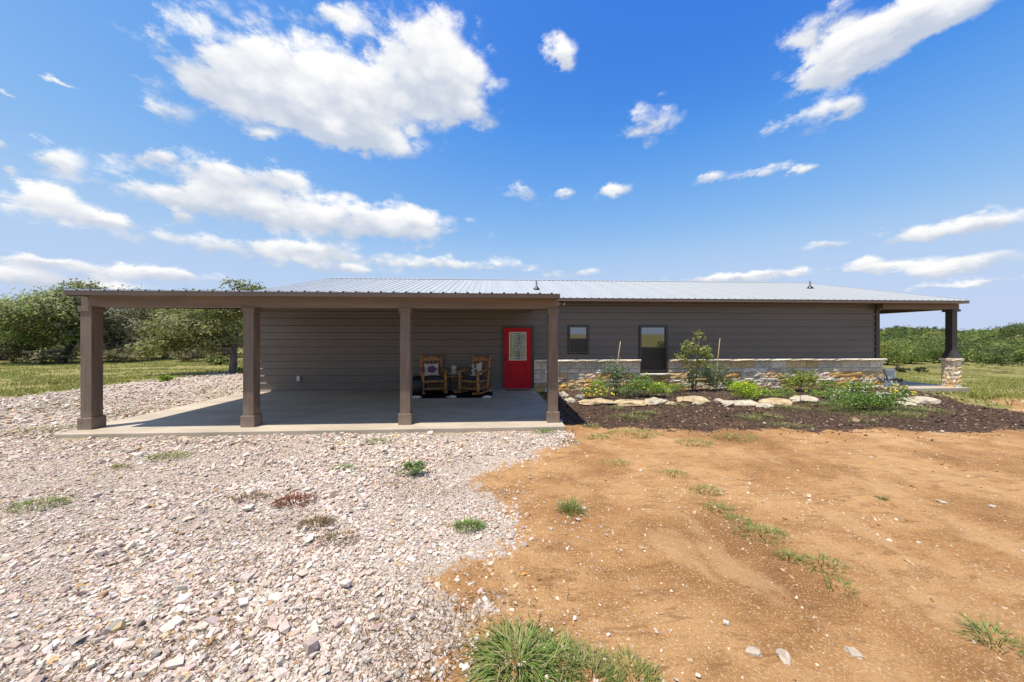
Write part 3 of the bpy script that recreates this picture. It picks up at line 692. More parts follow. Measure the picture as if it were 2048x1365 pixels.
# outlet, light under the eave
p = at_y(598, 757, D-.03)
g = H(); g.box(p.x-.055, p.x+.055, D-.075, D-.0195, p.z-.085, p.z+.085); ob = g.build('outlet_box', M['outlet'], house, bevel=.006)
H().box(p.x-.03, p.x+.03, D-.085, D-.0755, p.z-.055, p.z+.055).build('outlet_cover', M['white'], ob)
p = at_y(1122, 606, D-.08)
g = H(); g.box(p.x-.05, p.x+.05, D-.06, D-.0195, p.z-.04, p.z+.05); lt = g.build('wall_light', M['outlet'], house)
for sx in (-1, 1): H().tube([(p.x+sx*.06, D-.07, p.z), (p.x+sx*.09, D-.17, p.z-.05)], [.035, .055], 12).build('lamp_head', M['outlet'], lt)

# ------------------------------------------------------------------ carport
cp = empty('carport', (-3.2, 9.0, 0)); tag(cp, 'brown timber carport on four square posts in front of the house', 'carport'); COFF = Vector((-3.2, 9.0, 0))
PYF = 6.83                                     # front faces of the posts
BZ0, BZ1 = at_y(1000, 617.5, PYF).z, at_y(1000, 598, PYF).z
FEY = 6.50                                     # carport eave
FZ1 = at_y(1100, 588.5, FEY).z; FZ0 = at_y(1100, 596.5, FEY).z
CX0, CX1 = at_y(128, 582, FEY).x, at_y(1118, 590, FEY).x + .02
centres = [at_y(x, 700, PYF).x for x in (171.6, 496.2, 810, 1106.5)]
for xc in centres:
    h = .098
    p = H(COFF).box(xc-h, xc+h, PYF, PYF+2*h, 0.001, BZ0-.001).build('post', M['post'], cp, bevel=.006)
    e = h+.028
    H(COFF).box(xc-e, xc+e, PYF-.028, PYF+2*h+.028, 0.0015, .215).build('base', M['post'], p, bevel=.006)
    e = h+.020
    H(COFF).box(xc-e, xc+e, PYF-.020, PYF+2*h+.020, BZ0-.095, BZ0-.0015).build('cap', M['post'], p, bevel=.005)
bx0, bx1 = centres[0]-.098, centres[3]+.098
H(COFF).box(bx0, bx1, PYF+.012, PYF+.17, BZ0, BZ1+.03).build('beam', M['beam'], cp)
CRK = (2.90-FZ1)/(D-FEY)
def cz(y): return FZ1 + CRK*(y-FEY)
for xx in (bx0+.002, bx1-.10):
    g = H(COFF); ya, yb = PYF+.172, D-.022
    za, zb = cz(ya)-.30, cz(yb)-.30
    g.add([(xx,ya,za),(xx+.098,ya,za),(xx+.098,yb,zb),(xx,yb,zb),(xx,ya,za+.22),(xx+.098,ya,za+.22),(xx+.098,yb,zb+.22),(xx,yb,zb+.22)], [(0,3,2,1),(4,5,6,7),(0,1,5,4),(1,2,6,5),(2,3,7,6),(3,0,4,7)])
    g.build('side_beam', M['beam'], cp)
k = bx0 + 0.6
while k < bx1 - .4:
    g = H(COFF); ya, yb = PYF+.174, D-.022
    g.add([(k,ya,cz(ya)-.145),(k+.04,ya,cz(ya)-.145),(k+.04,yb,cz(yb)-.145),(k,yb,cz(yb)-.145),(k,ya,cz(ya)-.012),(k+.04,ya,cz(ya)-.012),(k+.04,yb,cz(yb)-.012),(k,yb,cz(yb)-.012)], [(0,3,2,1),(4,5,6,7),(0,1,5,4),(1,2,6,5),(2,3,7,6),(3,0,4,7)])
    g.build('rafter', M['beam'], cp); k += 0.61
H(COFF).box(CX0, CX1, FEY-.012, FEY+.016, FZ0, FZ1).build('fascia', M['fascia'], cp)
for xx in (CX0, CX1-.03):
    g = H(COFF); ya, yb = FEY+.017, D-.03
    g.add([(xx,ya,cz(ya)-.10),(xx+.03,ya,cz(ya)-.10),(xx+.03,yb,cz(yb)-.10),(xx,yb,cz(yb)-.10),(xx,ya,cz(ya)-.003),(xx+.03,ya,cz(ya)-.003),(xx+.03,yb,cz(yb)-.003),(xx,yb,cz(yb)-.003)], [(0,3,2,1),(4,5,6,7),(0,1,5,4),(1,2,6,5),(2,3,7,6),(3,0,4,7)])
    g.build('rake_trim', M['fascia'], cp)
croof = H(COFF).add([(CX0+.031,FEY+.018,cz(FEY+.018)-.012),(CX1-.031,FEY+.018,cz(FEY+.018)-.012),(CX1-.031,D-.03,cz(D-.03)-.012),(CX0+.031,D-.03,cz(D-.03)-.012)], [(0,1,2,3)]).build('roof', M['roof'], cp)
proto = None; x = CX0 - .01
while x < CX1 - .05:
    w = min(.9144, CX1 - x)
    if proto is None or w < .914: o = roof_panel_mesh('roof_panel', D-.03-(FEY-.03), CRK*(D-FEY), w); proto = proto or o
    else: o = proto.copy(); C.objects.link(o)
    o.parent = croof; o.location = Vector((x, FEY-.03, FZ1+.003)) - COFF; x += .9148

# ------------------------------------------------------------------ porch furniture
def log(g, a, b, r, n=9, seg=6, j=.12):
    a = Vector(a); b = Vector(b); pts = [a.lerp(b, i/seg) for i in range(seg+1)]
    g.tube(pts, [r*random.uniform(1-j, 1+j) for _ in pts], n)
def rocking_chair(loc, rz, pitch, label):
    t = empty('rocking_chair', loc, rz); tag(t, label, 'rocking chair', 'log rocking chairs on the carport slab')
    t.rotation_euler = (pitch, 0, rz)
    def part(name, fn, mat=M['log'], parent=t, smooth=True):
        g = G(); fn(g); return g.build(name, mat, parent, smooth=smooth)
    for s in (-1, 1):
        part('front_leg', lambda g: log(g, (s*.34, -.30, .07), (s*.33, -.27, .66), .046))
        part('back_post', lambda g: log(g, (s*.31, .22, .07), (s*.31, .48, 1.16), .046, seg=9))
        part('rocker', lambda g: g.tube([(s*.325, y, .035 + .09*(y/.62)**2) for y in np.linspace(-.55, .66, 11)], [.034]*11, 8))
        part('armrest', lambda g: log(g, (s*.345, -.36, .685), (s*.33, .36, .70), .042))
        part('side_rail', lambda g: (log(g, (s*.33, -.27, .40), (s*.31, .29, .37), .030), log(g, (s*.33, -.28, .20), (s*.31, .25, .20), .024)))
    part('front_rail', lambda g: log(g, (-.33, -.285, .40), (.33, -.285, .40), .034))
    part('stretcher', lambda g: log(g, (-.33, -.285, .185), (.33, -.285, .185), .024))
    part('stretcher', lambda g: log(g, (-.31, .25, .20), (.31, .25, .20), .024))
    part('lower_back_rail', lambda g: log(g, (-.30, .315, .48), (.30, .315, .48), .032))
    def crest(g):
        xs = np.linspace(-.29, .29, 9)
        V = []; F = []
        for x in xs:
            zt = 1.02 + .065*(1-(x/.29)**2)
            for (y, z) in ((.405, .945), (.455, .955), (.465, zt), (.425, zt)): V.append((x, y, z))
        for i in range(8):
            for k in range(4): a = i*4+k; b = i*4+(k+1) % 4; F.append((a, a+4, b+4, b))
        F += [(0,1,2,3), (35,34,33,32)]; g.add(V, F)
    part('crest_rail', crest, smooth=False)
    for x in (-.19, -.065, .065, .19): part('spindle', lambda g: log(g, (x, .32, .49), (x, .435, .96), .026))
    g = G(); V = []; F = []
    nx, ny = 8, 8
    for top in (0, 1):
        for j in range(ny+1):
            for i in range(nx+1):
                u, v = i/nx*2-1, j/ny*2-1; e = (1-u**6)*(1-v**6)
                V.append((u*.30, -.01+v*.28, .425 + (.075*e**.5 if top else 0)))
    n = (nx+1)*(ny+1)
    for top in (0, 1):
        for j in range(ny):
            for i in range(nx):
                a = top*n + j*(nx+1)+i; q = (a, a+1, a+nx+2, a+nx+1); F.append(q if top else q[::-1])
    g.add(V, F); g.build('seat_cushion', M['denim'], t, smooth=True)
    return t
def pillow(loc, rot, w, h, label, printer):
    t = empty('throw_pillow', loc); t.rotation_euler = rot; tag(t, label, 'pillow', 'throw pillows on the rocking chairs')
    V = []; F = []; n = 10
    for side in (-1, 1):
        for j in range(n+1):
            for i in range(n+1):
                u, v = i/n*2-1, j/n*2-1
                pin = 1 - .07*(1-u*u)*abs(v)**3 ; pin2 = 1 - .07*(1-v*v)*abs(u)**3
                th = .075*((1-u**4)*(1-v**4))**.6
                V.append((u*w/2*pin2, side*th, v*h/2*pin))
    m = (n+1)**2
    for s in (0, 1):
        for j in range(n):
            for i in range(n):
                a = s*m + j*(n+1)+i; q = (a, a+1, a+n+2, a+n+1); F.append(q if s == 0 else q[::-1])
    G().add(V, F).build('cover', M['pillow'], t, smooth=True)
    printer(t, w, h)
    return t
def surf_y(u, v): return -.075*max(0.0, (1-u**4)*(1-v**4))**.6 - .003
def patch(g, w, h, pts):                      # a flat print lying on the pillow's front
    c = (sum(p[0] for p in pts)/len(pts), sum(p[1] for p in pts)/len(pts)); V = [(c[0]*w/2, surf_y(*c), c[1]*h/2)]; F = []
    rings = 3
    for r_ in range(1, rings+1):
        for p in pts:
            u = c[0]+(p[0]-c[0])*r_/rings; v = c[1]+(p[1]-c[1])*r_/rings; V.append((u*w/2, surf_y(u, v), v*h/2))
    n = len(pts)
    for k in range(n): F.append((0, 1+(k+1) % n, 1+k))
    for r_ in range(rings-1):
        for k in range(n): a = 1+r_*n+k; b = 1+r_*n+(k+1) % n; F.append((a, b, b+n, a+n))
    g.add(V, F)
def print_purple(t, w, h):
    g = G(); pts = [(.62*math.cos(a)*(1+.18*math.sin(5*a+1)), -.05+.58*math.sin(a)*(1+.15*math.sin(7*a))) for a in np.linspace(0, 2*math.pi, 28, endpoint=False)]
    patch(g, w, h, pts); g.build('print', M['purple'], t, smooth=True)
def print_black(t, w, h):
    g = G()
    patch(g, w, h, [(-.70,.75),(-.52,.78),(-.50,.25),(-.25,.22),(-.25,.08),(-.72,.06)])
    patch(g, w, h, [(-.02,.40),(.10,.80),(.22,.80),(.20,.45),(.42,.32),(.20,.22),(.10,.02),(.0,.20),(-.18,.22)])
    patch(g, w, h, [(-.78,-.10),(-.55,-.05),(-.40,-.55),(-.48,-.80),(-.70,-.72)])
    patch(g, w, h, [(.02,-.15),(.40,-.12),(.45,-.28),(.20,-.34),(.22,-.52),(.46,-.60),(.42,-.80),(.0,-.78)])
    g.build('print', M['black'], t, smooth=True)
def on_slab(px, py): p = at_z(px, py, 0.0); return Vector((p.x, p.y, 0.0))
RUGZ = .010
c1 = at_depth(866, 700, 10.52); c2 = at_depth(949, 700, 10.50)
rocking_chair((c1.x, c1.y, RUGZ), R(17), R(3), 'log rocking chair with purple print pillow, left of the side table')
rocking_chair((c2.x, c2.y, RUGZ), R(-32), R(3), 'log rocking chair turned beside the red door, black and white pillow')
def chair_point(c, rz, p): return Vector((c.x, c.y, RUGZ)) + Matrix.Rotation(rz, 3, 'Z') @ Vector(p)
pillow(chair_point(c1, R(17), (-.02, .17, .70)), (R(-20), 0, R(17)), .46, .40, 'cream pillow with round purple print on the left rocking chair', print_purple)
pillow(chair_point(c2, R(-32), (-.05, .15, .70)), (R(-20), R(-14), R(-32)), .46, .42, 'white pillow with bold black print on the right rocking chair', print_black)
# rug, stones on it, table
ra, rb = at_z(826, 797.5, 0.0), at_z(985, 797, 0.0)
g = G(); g.box(ra.x-.25, rb.x, ra.y, 11.05, .0015, RUGZ); tag(g.build('rug', M['rug']), 'flat black rug under the two rocking chairs', 'rug')
def hull_rock(sx, sy, sz, n=26, seed=0, cut=True):
    rr = random.Random(seed); bm = bmesh.new()
    for _ in range(n):
        v = Vector((rr.gauss(0,1), rr.gauss(0,1), rr.gauss(0,1))).normalized()*rr.uniform(.82, 1.0)
        bm.verts.new((v.x*sx, v.y*sy, max(v.z, -.35)*sz))
    bmesh.ops.convex_hull(bm, input=bm.verts)
    loose = [v for v in bm.verts if not v.link_faces]
    bmesh.ops.delete(bm, geom=loose, context='VERTS')
    bmesh.ops.subdivide_edges(bm, edges=bm.edges[:], cuts=1, use_grid_fill=True)
    for v in bm.verts: v.co += Vector((rr.gauss(0,1)*sx, rr.gauss(0,1)*sy, rr.gauss(0,1)*sz))*.060
    bm.verts.ensure_lookup_table(); bm.verts.index_update()
    V = [tuple(v.co) for v in bm.verts]; F = [tuple(x.index for x in f.verts) for f in bm.faces]; bm.free(); return V, F
def rock(name, loc, s, col, label, cat, group, seed, rz=0.0):
    V, F = hull_rock(*s, seed=seed); cc = np.array(col)*(1+RNG.normal(0, .05, (len(V), 1)))
    o = mk(name, V, F, M['boulder'], col=np.clip(cc, 0, 1)); o.location = loc; o.rotation_euler = (0, 0, rz); tag(o, label, cat, group); return o
for i, (px, py, w, hh, lb) in enumerate([(833,797,.15,.055,'white stone on the rug corner beside the black tub'),(903,796,.17,.05,'cream stone on the front edge of the rug between the chairs'),
        (974,796.5,.19,.05,'white stone on the front right corner of the rug'),(911,785,.10,.045,'small white stone under the side table'),(979,783,.09,.055,'white stone behind the right rocking chair')]):
    p = on_slab(px, py); rock('rug_stone', (p.x, p.y, RUGZ + hh*.34), (w, .10, hh), (.60,.55,.47), lb, 'stone', 'stones weighing down the rug', 40+i, rz=random.uniform(-.4,.4))
tb = at_depth(908, 700, 10.72)
t = empty('side_table', (tb.x, tb.y, RUGZ)); tag(t, 'dark wood log side table between the rocking chairs', 'side table')
g = G(); g.lathe([(.30,.50),(.315,.51),(.315,.545),(.30,.555)], 20); g.build('tabletop', M['tablewood'], t)
for a in (45, 135, 225, 315):
    g = G(); ca, sa = math.cos(R(a)), math.sin(R(a)); log(g, (ca*.24, sa*.24, 0), (ca*.20, sa*.20, .50), .030); g.build('leg', M['tablewood'], t, smooth=True)
g = G(); log(g, (-.16, -.165, .2), (.16, -.165, .2), .02); g.build('stretcher', M['tablewood'], t, smooth=True)
g = G(); log(g, (-.31, -.30, .505), (.31, -.30, .505), .016); g.build('edge_rail', M['log'], t, smooth=True)
t = empty('birch_candle', (tb.x, tb.y-.05, RUGZ+.556)); tag(t, 'pale birch bark candle holder standing on the side table', 'candle holder')
g = G(); g.lathe([(.078,0),(.085,.02),(.082,.12),(.086,.235),(.076,.25),(.05,.25)], 16); g.build('holder', M['birch'], t, smooth=False)
g = G(); g.lathe([(.035,.2505),(.035,.272),(.02,.276)], 12); g.build('candle', M['white'], t)
for i, (dx, dy) in enumerate(((-.13,-.06),(.12,-.05))):
    rock('trinket_stone', (tb.x+dx, tb.y-.05+dy, RUGZ+.557+.012), (.035,.03,.035), (.55,.52,.48), ['small pale stone left of the birch candle', 'small pale stone right of the birch candle'][i], 'stone', 'trinkets on the side table', 60+i)
bt = on_slab(832, 793)
t = empty('black_tub', (bt.x-.02, bt.y+.28, RUGZ)); tag(t, 'black rounded tub beside the left rocking chair behind the post', 'tub')
g = G(); g.lathe([(.20,0),(.235,.03),(.26,.18),(.265,.34),(.24,.46),(.17,.53),(.06,.555),(.02,.556)], 20); g.build('body', M['plastic'], t, smooth=True)
g = G(); g.tube([(.262*math.cos(a), .262*math.sin(a), .36) for a in np.linspace(0, 2*math.pi, 25)], .012, 6, False); g.build('rim', M['plastic'], t, smooth=True)
p0, p1 = at_y(1011, 781, 11.1).x, at_y(1060, 781, 11.1).x
g = G(); g.box(p0, p1, 10.92, 11.18, .002, .020); tag(g.build('doormat', M['mat'], bevel=.004), 'narrow brown doormat in front of the red door', 'doormat')
p = on_slab(1068, 788); rock('slab_stone', (p.x, p.y, .02), (.07,.06,.05), (.40,.38,.35), 'small grey stone on the slab corner right of the door', 'stone', None, 71)

# ------------------------------------------------------------------ loose stones (stuff)
def rock_protos(n, pts, seed, flat):
    out = []
    for k in range(n):
        rr = random.Random(seed+k); bm = bmesh.new()
        ax = (rr.uniform(.9,1.3), rr.uniform(.65,1.0), rr.uniform(*flat))
        for cx in (-1, 1):                     # a broken block: jittered corners, some knocked off
            for cy in (-1, 1):
                for cz_ in (-1, 1):
                    j = lambda: rr.uniform(-.42, .22)
                    bm.verts.new((cx*(.82+j())*ax[0], cy*(.82+j())*ax[1], cz_*(.82+j())*ax[2]))
        for _ in range(max(0, pts-8)): bm.verts.new((rr.uniform(-.9,.9)*ax[0], rr.uniform(-.9,.9)*ax[1], rr.choice((-1,1))*ax[2]*.9))
        r_ = bmesh.ops.convex_hull(bm, input=bm.verts)
        bmesh.ops.delete(bm, geom=[v for v in bm.verts if not v.link_faces], context='VERTS')
        bmesh.ops.triangulate(bm, faces=bm.faces[:]); bm.verts.index_update()
        out.append((np.array([v.co[:] for v in bm.verts]), np.array([[v.index for v in f.verts] for f in bm.faces]))); bm.free()
    return out
def scatter(name, protos, X, Y, Z, S, cols, mat, tilt=0.35, label=None, cat=None):
    n = len(X); which = RNG.integers(0, len(protos), n); Vs = []; Fs = []; Cs = []; base = 0
    az_ = RNG.uniform(0, 2*math.pi, n); tx = RNG.normal(0, tilt, n); ty = RNG.normal(0, tilt, n)
    for k, (pv, pf) in enumerate(protos):
        i = np.where(which == k)[0]
        if not len(i): continue
        v = pv[None]*S[i, None, None]
        c, s_ = np.cos(tx[i])[:, None], np.sin(tx[i])[:, None]; v = np.stack([v[..., 0], v[..., 1]*c - v[..., 2]*s_, v[..., 1]*s_ + v[..., 2]*c], -1)
        c, s_ = np.cos(ty[i])[:, None], np.sin(ty[i])[:, None]; v = np.stack([v[..., 0]*c + v[..., 2]*s_, v[..., 1], -v[..., 0]*s_ + v[..., 2]*c], -1)
        c, s_ = np.cos(az_[i])[:, None], np.sin(az_[i])[:, None]; v = np.stack([v[..., 0]*c - v[..., 1]*s_, v[..., 0]*s_ + v[..., 1]*c, v[..., 2]], -1)
        v = v + np.stack([X[i], Y[i], Z[i]], -1)[:, None]
        nv = pv.shape[0]
        Fs.append((pf[None] + (base + np.arange(len(i))*nv)[:, None, None]).reshape(-1, 3)); base += len(i)*nv
        Vs.append(v.reshape(-1, 3)); Cs.append(np.repeat(cols[i], nv, axis=0))
    o = mk(name, np.concatenate(Vs), np.concatenate(Fs), mat, col=np.concatenate(Cs))
    return tag(o, label, cat, kind='stuff')
def palette(cols, wts, n, jit=.08):
    c = np.array(cols)[RNG.choice(len(cols), n, p=np.array(wts)/sum(wts))]
    return np.clip(c*(1+RNG.normal(0, jit, (n, 1)))*(1+RNG.normal(0, .025, (n, 3))), .01, .95)
def in_view(X, Y, margin=1.10):
    d = X*sT + Y*cT; u = X*cT - Y*sT; return (d > 1.2) & (np.abs(u) < d*1.5*margin + .3)
def ground_h(X, Y, wgrav): # ground height as meshed near the camera
    near = 1 - sstep(np.hypot(X, Y), 9, 13)
    return terrain(X, Y) + near*(1-wgrav)*(0.05*(fbm(X*0.8+3, Y*0.8, 3)-0.5) + 0.022*(fbm(X*3.5, Y*3.5, 3)-0.5)) + near*wgrav*0.02*(fbm(X*2, Y*2, 2)-0.5)
PROTO = rock_protos(18, 8, 100, (.36, .66)); PFLAT = rock_protos(16, 8, 300, (.20, .38))
GRAV_COLS = [(.58,.475,.395),(.52,.415,.34),(.625,.54,.46),(.52,.385,.31),(.41,.35,.30),(.52,.36,.19),(.40,.25,.13)]
GRAV_W = [5,4,4,3,1.5,.5,.25]
def gravel_at(X, Y): return poly_sd(X, Y, GRAVEL) + (fbm(X*1.3, Y*1.3, 4)-0.5)*0.30 + (fbm(X*6, Y*6, 3)-0.5)*0.25
def make_gravel():
    Xs = []; Ys = []; Ss = []
    for (y0, y1, dens, smin, smean) in ((1.5, 3.0, 8600, .004, .0070), (3.0, 4.6, 5000, .005, .0084), (4.6, 6.6, 2200, .007, .0125), (6.6, 12.0, 230, .012, .026), (12.0, 21.0, 50, .02, .035)):
        xa, xb = -1.75*y1-1.0, 1.5
        n = int(dens*(xb-xa)*(y1-y0)); X = RNG.uniform(xa, xb, n); Y = RNG.uniform(y0, y1, n)
        ok = in_view(X, Y, 1.03); X, Y = X[ok], Y[ok]
        sd = gravel_at(X, Y)
        # bare patches where the bedding shows, and a ragged thinning edge
        bare = fbm(X*0.9+50, Y*1.7, 4)
        keep = ((sd < RNG.uniform(-.45, .16, len(X))) | ((sd < RNG.exponential(.45, len(X))) & (RNG.random(len(X)) < .11))) & (RNG.random(len(X)) < 1 - .30*sstep(bare, .57, .66))
        X, Y = X[keep], Y[keep]
        big = sstep(fbm(X*0.55+8, Y*0.8+2, 2), .40, .75) + 0.8*np.exp(-((X+.9)**2+(Y-2.2)**2)/1.3)
        fine = sstep(fbm(X*0.9+50, Y*1.7, 4), .52, .64)
        S = np.maximum(smin, (1-.28*fine)*smean*np.exp(RNG.normal(0, .50, len(X)))*(0.80+.30*big)); S = np.minimum(S, .050)
        Xs.append(X); Ys.append(Y); Ss.append(S)
    X, Y, S = map(np.concatenate, (Xs, Ys, Ss))
    slab = (X > SLX0-.02) & (X < SLX1+.02) & (Y > SLY0-.03); house_ = (X > HX0-.1) & (Y > 11.0)
    k = ~(slab | house_); X, Y, S = X[k], Y[k], S[k]
    Z = ground_h(X, Y, 1.0) + S*.22 + RNG.uniform(-.3, .55, len(X))*S
    scatter('gravel', PROTO + PFLAT, X, Y, Z, S, palette(GRAV_COLS, GRAV_W, len(X), .13), M['gravel'], .30, 'loose crushed limestone gravel covering the drive', 'gravel')
make_gravel()
def make_pebbles():
    n = 38000; Y = RNG.uniform(1.5, 11.0, n)**1.0; X = RNG.uniform(-1, 1.75, n)*Y*1.05 + .3
    ok = in_view(X, Y, 1.02) & (gravel_at(X, Y) > .02) & (poly_sd(X, Y, MULCH) > .05) & (X < 16)
    clump = fbm(X*.9+20, Y*.9, 4); ok &= RNG.random(n) < .22 + .9*sstep(clump, .48, .66)
    X, Y = X[ok], Y[ok]; S = np.minimum(.030, np.maximum(.0028, .0040*np.exp(RNG.normal(0, .55, len(X)))*(1+.10*Y)))
    Z = ground_h(X, Y, 0.0) + S*.15
    scatter('pebbles', PROTO + PFLAT, X, Y, Z, S, palette([(.56,.43,.29),(.50,.35,.20),(.58,.50,.39),(.42,.25,.11),(.30,.16,.07)], [4,4,2,3,3], len(X)), M['gravel'], .3, 'small pale pebbles and clods scattered over the dirt yard', 'pebbles')
make_pebbles()
def make_chips():
    n = 27000; X = RNG.uniform(1.3, 21.0, n); Y = RNG.uniform(5.2, 11.3, n)
    sd = poly_sd(X, Y, MULCH) + (fbm(X*1.3, Y*1.3, 4)-.5)*.9 + (fbm(X*5+9, Y*5, 3)-.5)*.35
    ok = (sd < RNG.uniform(-.3, .15, n) + .5*(RNG.random(n) < .12)) & ~((X < SLX1+.03)) & (Y < D-.14) & ~((X > PX0) & (Y > 10.78)); X, Y = X[ok], Y[ok]
    S = .015*np.exp(RNG.normal(0, .4, len(X)))
    Z = ground_h(X, Y, 0.0) + .07*sstep(Y, 9.6, 10.8)*sstep(X, 1.6, 2.4) + S*.2
    scatter('mulch_chips', PFLAT[:6], X, Y, Z, S, palette([(.060,.036,.024),(.105,.062,.041),(.17,.105,.068),(.27,.185,.12),(.50,.40,.29)], [5,5,3,1.4,.3], len(X)), M['chips'], .5, 'dark shredded bark mulch over the bed and its apron', 'mulch')
make_chips()
def bed_z(x, y):
    return float(ground_h(np.array([x]), np.array([y]), 0.0)[0] + .07*sstep(np.array([y]), 9.6, 10.8)[0]*sstep(np.array([x]), 1.6, 2.4)[0])

# ------------------------------------------------------------------ boulders edging the bed
TAN, WHT, GRY = (.46,.345,.20), (.47,.395,.29), (.34,.31,.27)
EDGE = [(1113,1140,776,792,WHT,'pale rubble stone at the foot of the wall beside the last post'),(1128,1152,786,801,WHT,'chalky white rubble stone at the left end of the bed edging'),(1150,1170,779,795,GRY,'grey block standing behind the first tan boulder'),
  (1160,1232,789,807,TAN,'long tan boulder under the yellow flowers'),(1229,1302,789,808,TAN,'tan boulder in front of the green bush, right of the yellow flowers'),(1291,1349,788,807,WHT,'pale boulder in front of the bright green mound'),
  (1170,1194,803,812,TAN,'small tan stone in the mulch below the long boulder'),(1328,1359,804,814,TAN,'flat tan stone in the mulch left of the small tree'),(1357,1424,783,802,TAN,'large pointed tan boulder in front of the small tree'),
  (1388,1405,803,813,WHT,'little pale stone in the mulch below the pointed boulder'),(1430,1453,790,801,WHT,'small white stone right of the pointed boulder'),(1446,1473,797,815,WHT,'white stone tilted down into the mulch'),
  (1450,1527,792,806,WHT,'long flat white boulder in front of the lime green bush'),(1514,1554,805,818,WHT,'flat cream stone in the mulch by the grass tuft'),(1528,1601,789,805,TAN,'tan boulder with a pale top right of the lime green bush'),
  (1569,1586,802,816,TAN,'small upright tan stone in front of the bed'),(1593,1654,782,802,WHT,'white boulder left of the white flowers'),(1714,1737,806,815,WHT,'pale stone showing through the green ground cover'),
  (1759,1791,776,790,GRY,'grey weathered boulder behind the white flowers'),(1815,1894,784,804,WHT,'long cream boulder at the right end of the bed'),(1801,1837,803,814,WHT,'flat cream stone in the grass below the last boulder')]
for i, (x0, x1, y0, y1, col, lb) in enumerate(EDGE):
    p = at_z((x0+x1)/2, y1-2, 0.0 if y1 < 809 else GZ)
    d = p.x*sT + p.y*cT; w = (x1-x0)/FPX*d*.56; h = (y1-y0)/FPX*d*.50; dp = min(.34, w*.75)
    z = bed_z(p.x, p.y+dp*.4)
    rock('edging_boulder', (p.x, p.y+dp*.5, z + h*.28), (w, dp, h), col, lb, 'boulder', 'boulders edging the planted bed', 500+i, rz=random.uniform(-.15,.15))
for i, (px, py, w, lb) in enumerate([(1508,1308,.048,'white triangular stone lying on the dirt in the foreground'),(1568,1316,.05,'pinkish pale stone right of the white triangular stone'),(1708,1310,.045,'half buried white stone in the rough dirt at the bottom'),
        (1048,1153,.022,'small orange stone on the dirt beside the gravel edge'),(992,1053,.05,'cream stone at the gravel edge near a green weed'),(1882,1006,.05,'white stone on the bare dirt far right'),(1985,1015,.045,'white stone nearest the right edge of the dirt')]):
    p = at_z(px, py); rock('loose_stone', (p.x, p.y, float(ground_h(np.array([p.x]), np.array([p.y]), 0.)[0])+.008), (w, w*.7, w*.46), (.62,.30,.08) if 'orange' in lb else (.45,.365,.285), lb, 'stone', 'larger stones lying on the dirt', 700+i, rz=i*1.1)

# ------------------------------------------------------------------ grass and weeds
def blades(n, R_, hmin, hmax, cols, width=.006, spread=1.0, splay=.9, ell=1.0, flat=False):
    """curved grass blades in a tuft of radius R_ at the origin"""
    a = RNG.uniform(0, 2*math.pi, n); r = R_*np.sqrt(RNG.random(n)); bx, by = r*np.cos(a)*ell, r*np.sin(a)
    dirn = a + RNG.normal(0, .7, n); h = RNG.uniform(hmin, hmax, n); lean = np.abs(RNG.normal(splay, .35, n))*(.35+.65*r/max(R_,1e-6))
    V = np.zeros((n, 7, 3)); px_, py_ = -np.sin(dirn), np.cos(dirn)
    for k, t in enumerate((0, .4, .75, 1.0)):
        ang = lean*(.5+t*.9); out = h*t*np.sin(np.minimum(ang, 1.5)); up = h*t*np.cos(np.minimum(ang, 1.5))*(1 if not flat else .5)
        cx, cy = bx + np.cos(dirn)*out, by + np.sin(dirn)*out; wd = width*(1-t)*.5*(h/hmax*.5+.5)
        if k < 3:
            V[:, 2*k] = np.stack([cx-px_*wd, cy-py_*wd, up], -1); V[:, 2*k+1] = np.stack([cx+px_*wd, cy+py_*wd, up], -1)
        else: V[:, 6] = np.stack([cx, cy, up], -1)
    F = np.array([[0,1,3],[0,3,2],[2,3,5],[2,5,4],[4,5,6]])
    F = (F[None] + (np.arange(n)*7)[:, None, None]).reshape(-1, 3)
    c = np.repeat(palette(cols, [1]*len(cols), n, .12), 7, axis=0)
    return V.reshape(-1, 3), F, c
GREEN = [(.17,.26,.045),(.21,.29,.06),(.13,.20,.042),(.29,.29,.10),(.40,.33,.16)]
DRYG = [(.26,.27,.08),(.20,.24,.06),(.38,.32,.15)]
def tuft(px, py, R_, hmin, hmax, n, label, cols=GREEN, width=.007, splay=.9, ell=1.0, name='grass_tuft', cat='grass', z=None, group='grass tufts in the yard', kind=None):
    p = at_z(px, py); V, F, c = blades(n, R_, hmin, hmax, cols, width, splay=splay, ell=ell)
    o = mk(name, V, F, M['grass'], col=c); o.location = (p.x, p.y, (bed_z(p.x, p.y) if z is None else z)-.004); return tag(o, label, cat, group, kind)
tuft(1035,1322,.20,.06,.23,1300,'big spreading clump of grass at the bottom edge between gravel and dirt', width=.010, splay=1.7)
tuft(1128,1322,.11,.04,.13,330,'smaller grass clump just right of the big bottom clump', width=.008)
tuft(1185,1352,.14,.04,.12,420,'low mixed weeds at the bottom right of the big clump', cols=GREEN+DRYG, width=.007)
tuft(1265,1358,.13,.04,.11,380,'low yellowish weeds along the bottom edge on the dirt', cols=DRYG+GREEN, width=.007)
tuft(1140,1022,.10,.08,.20,260,'spiky green grass tuft alone on the dirt near the gravel edge')
tuft(1992,1284,.11,.05,.16,170,'splayed yellow green grass tuft near the bottom right corner', cols=DRYG+GREEN, splay=1.3)
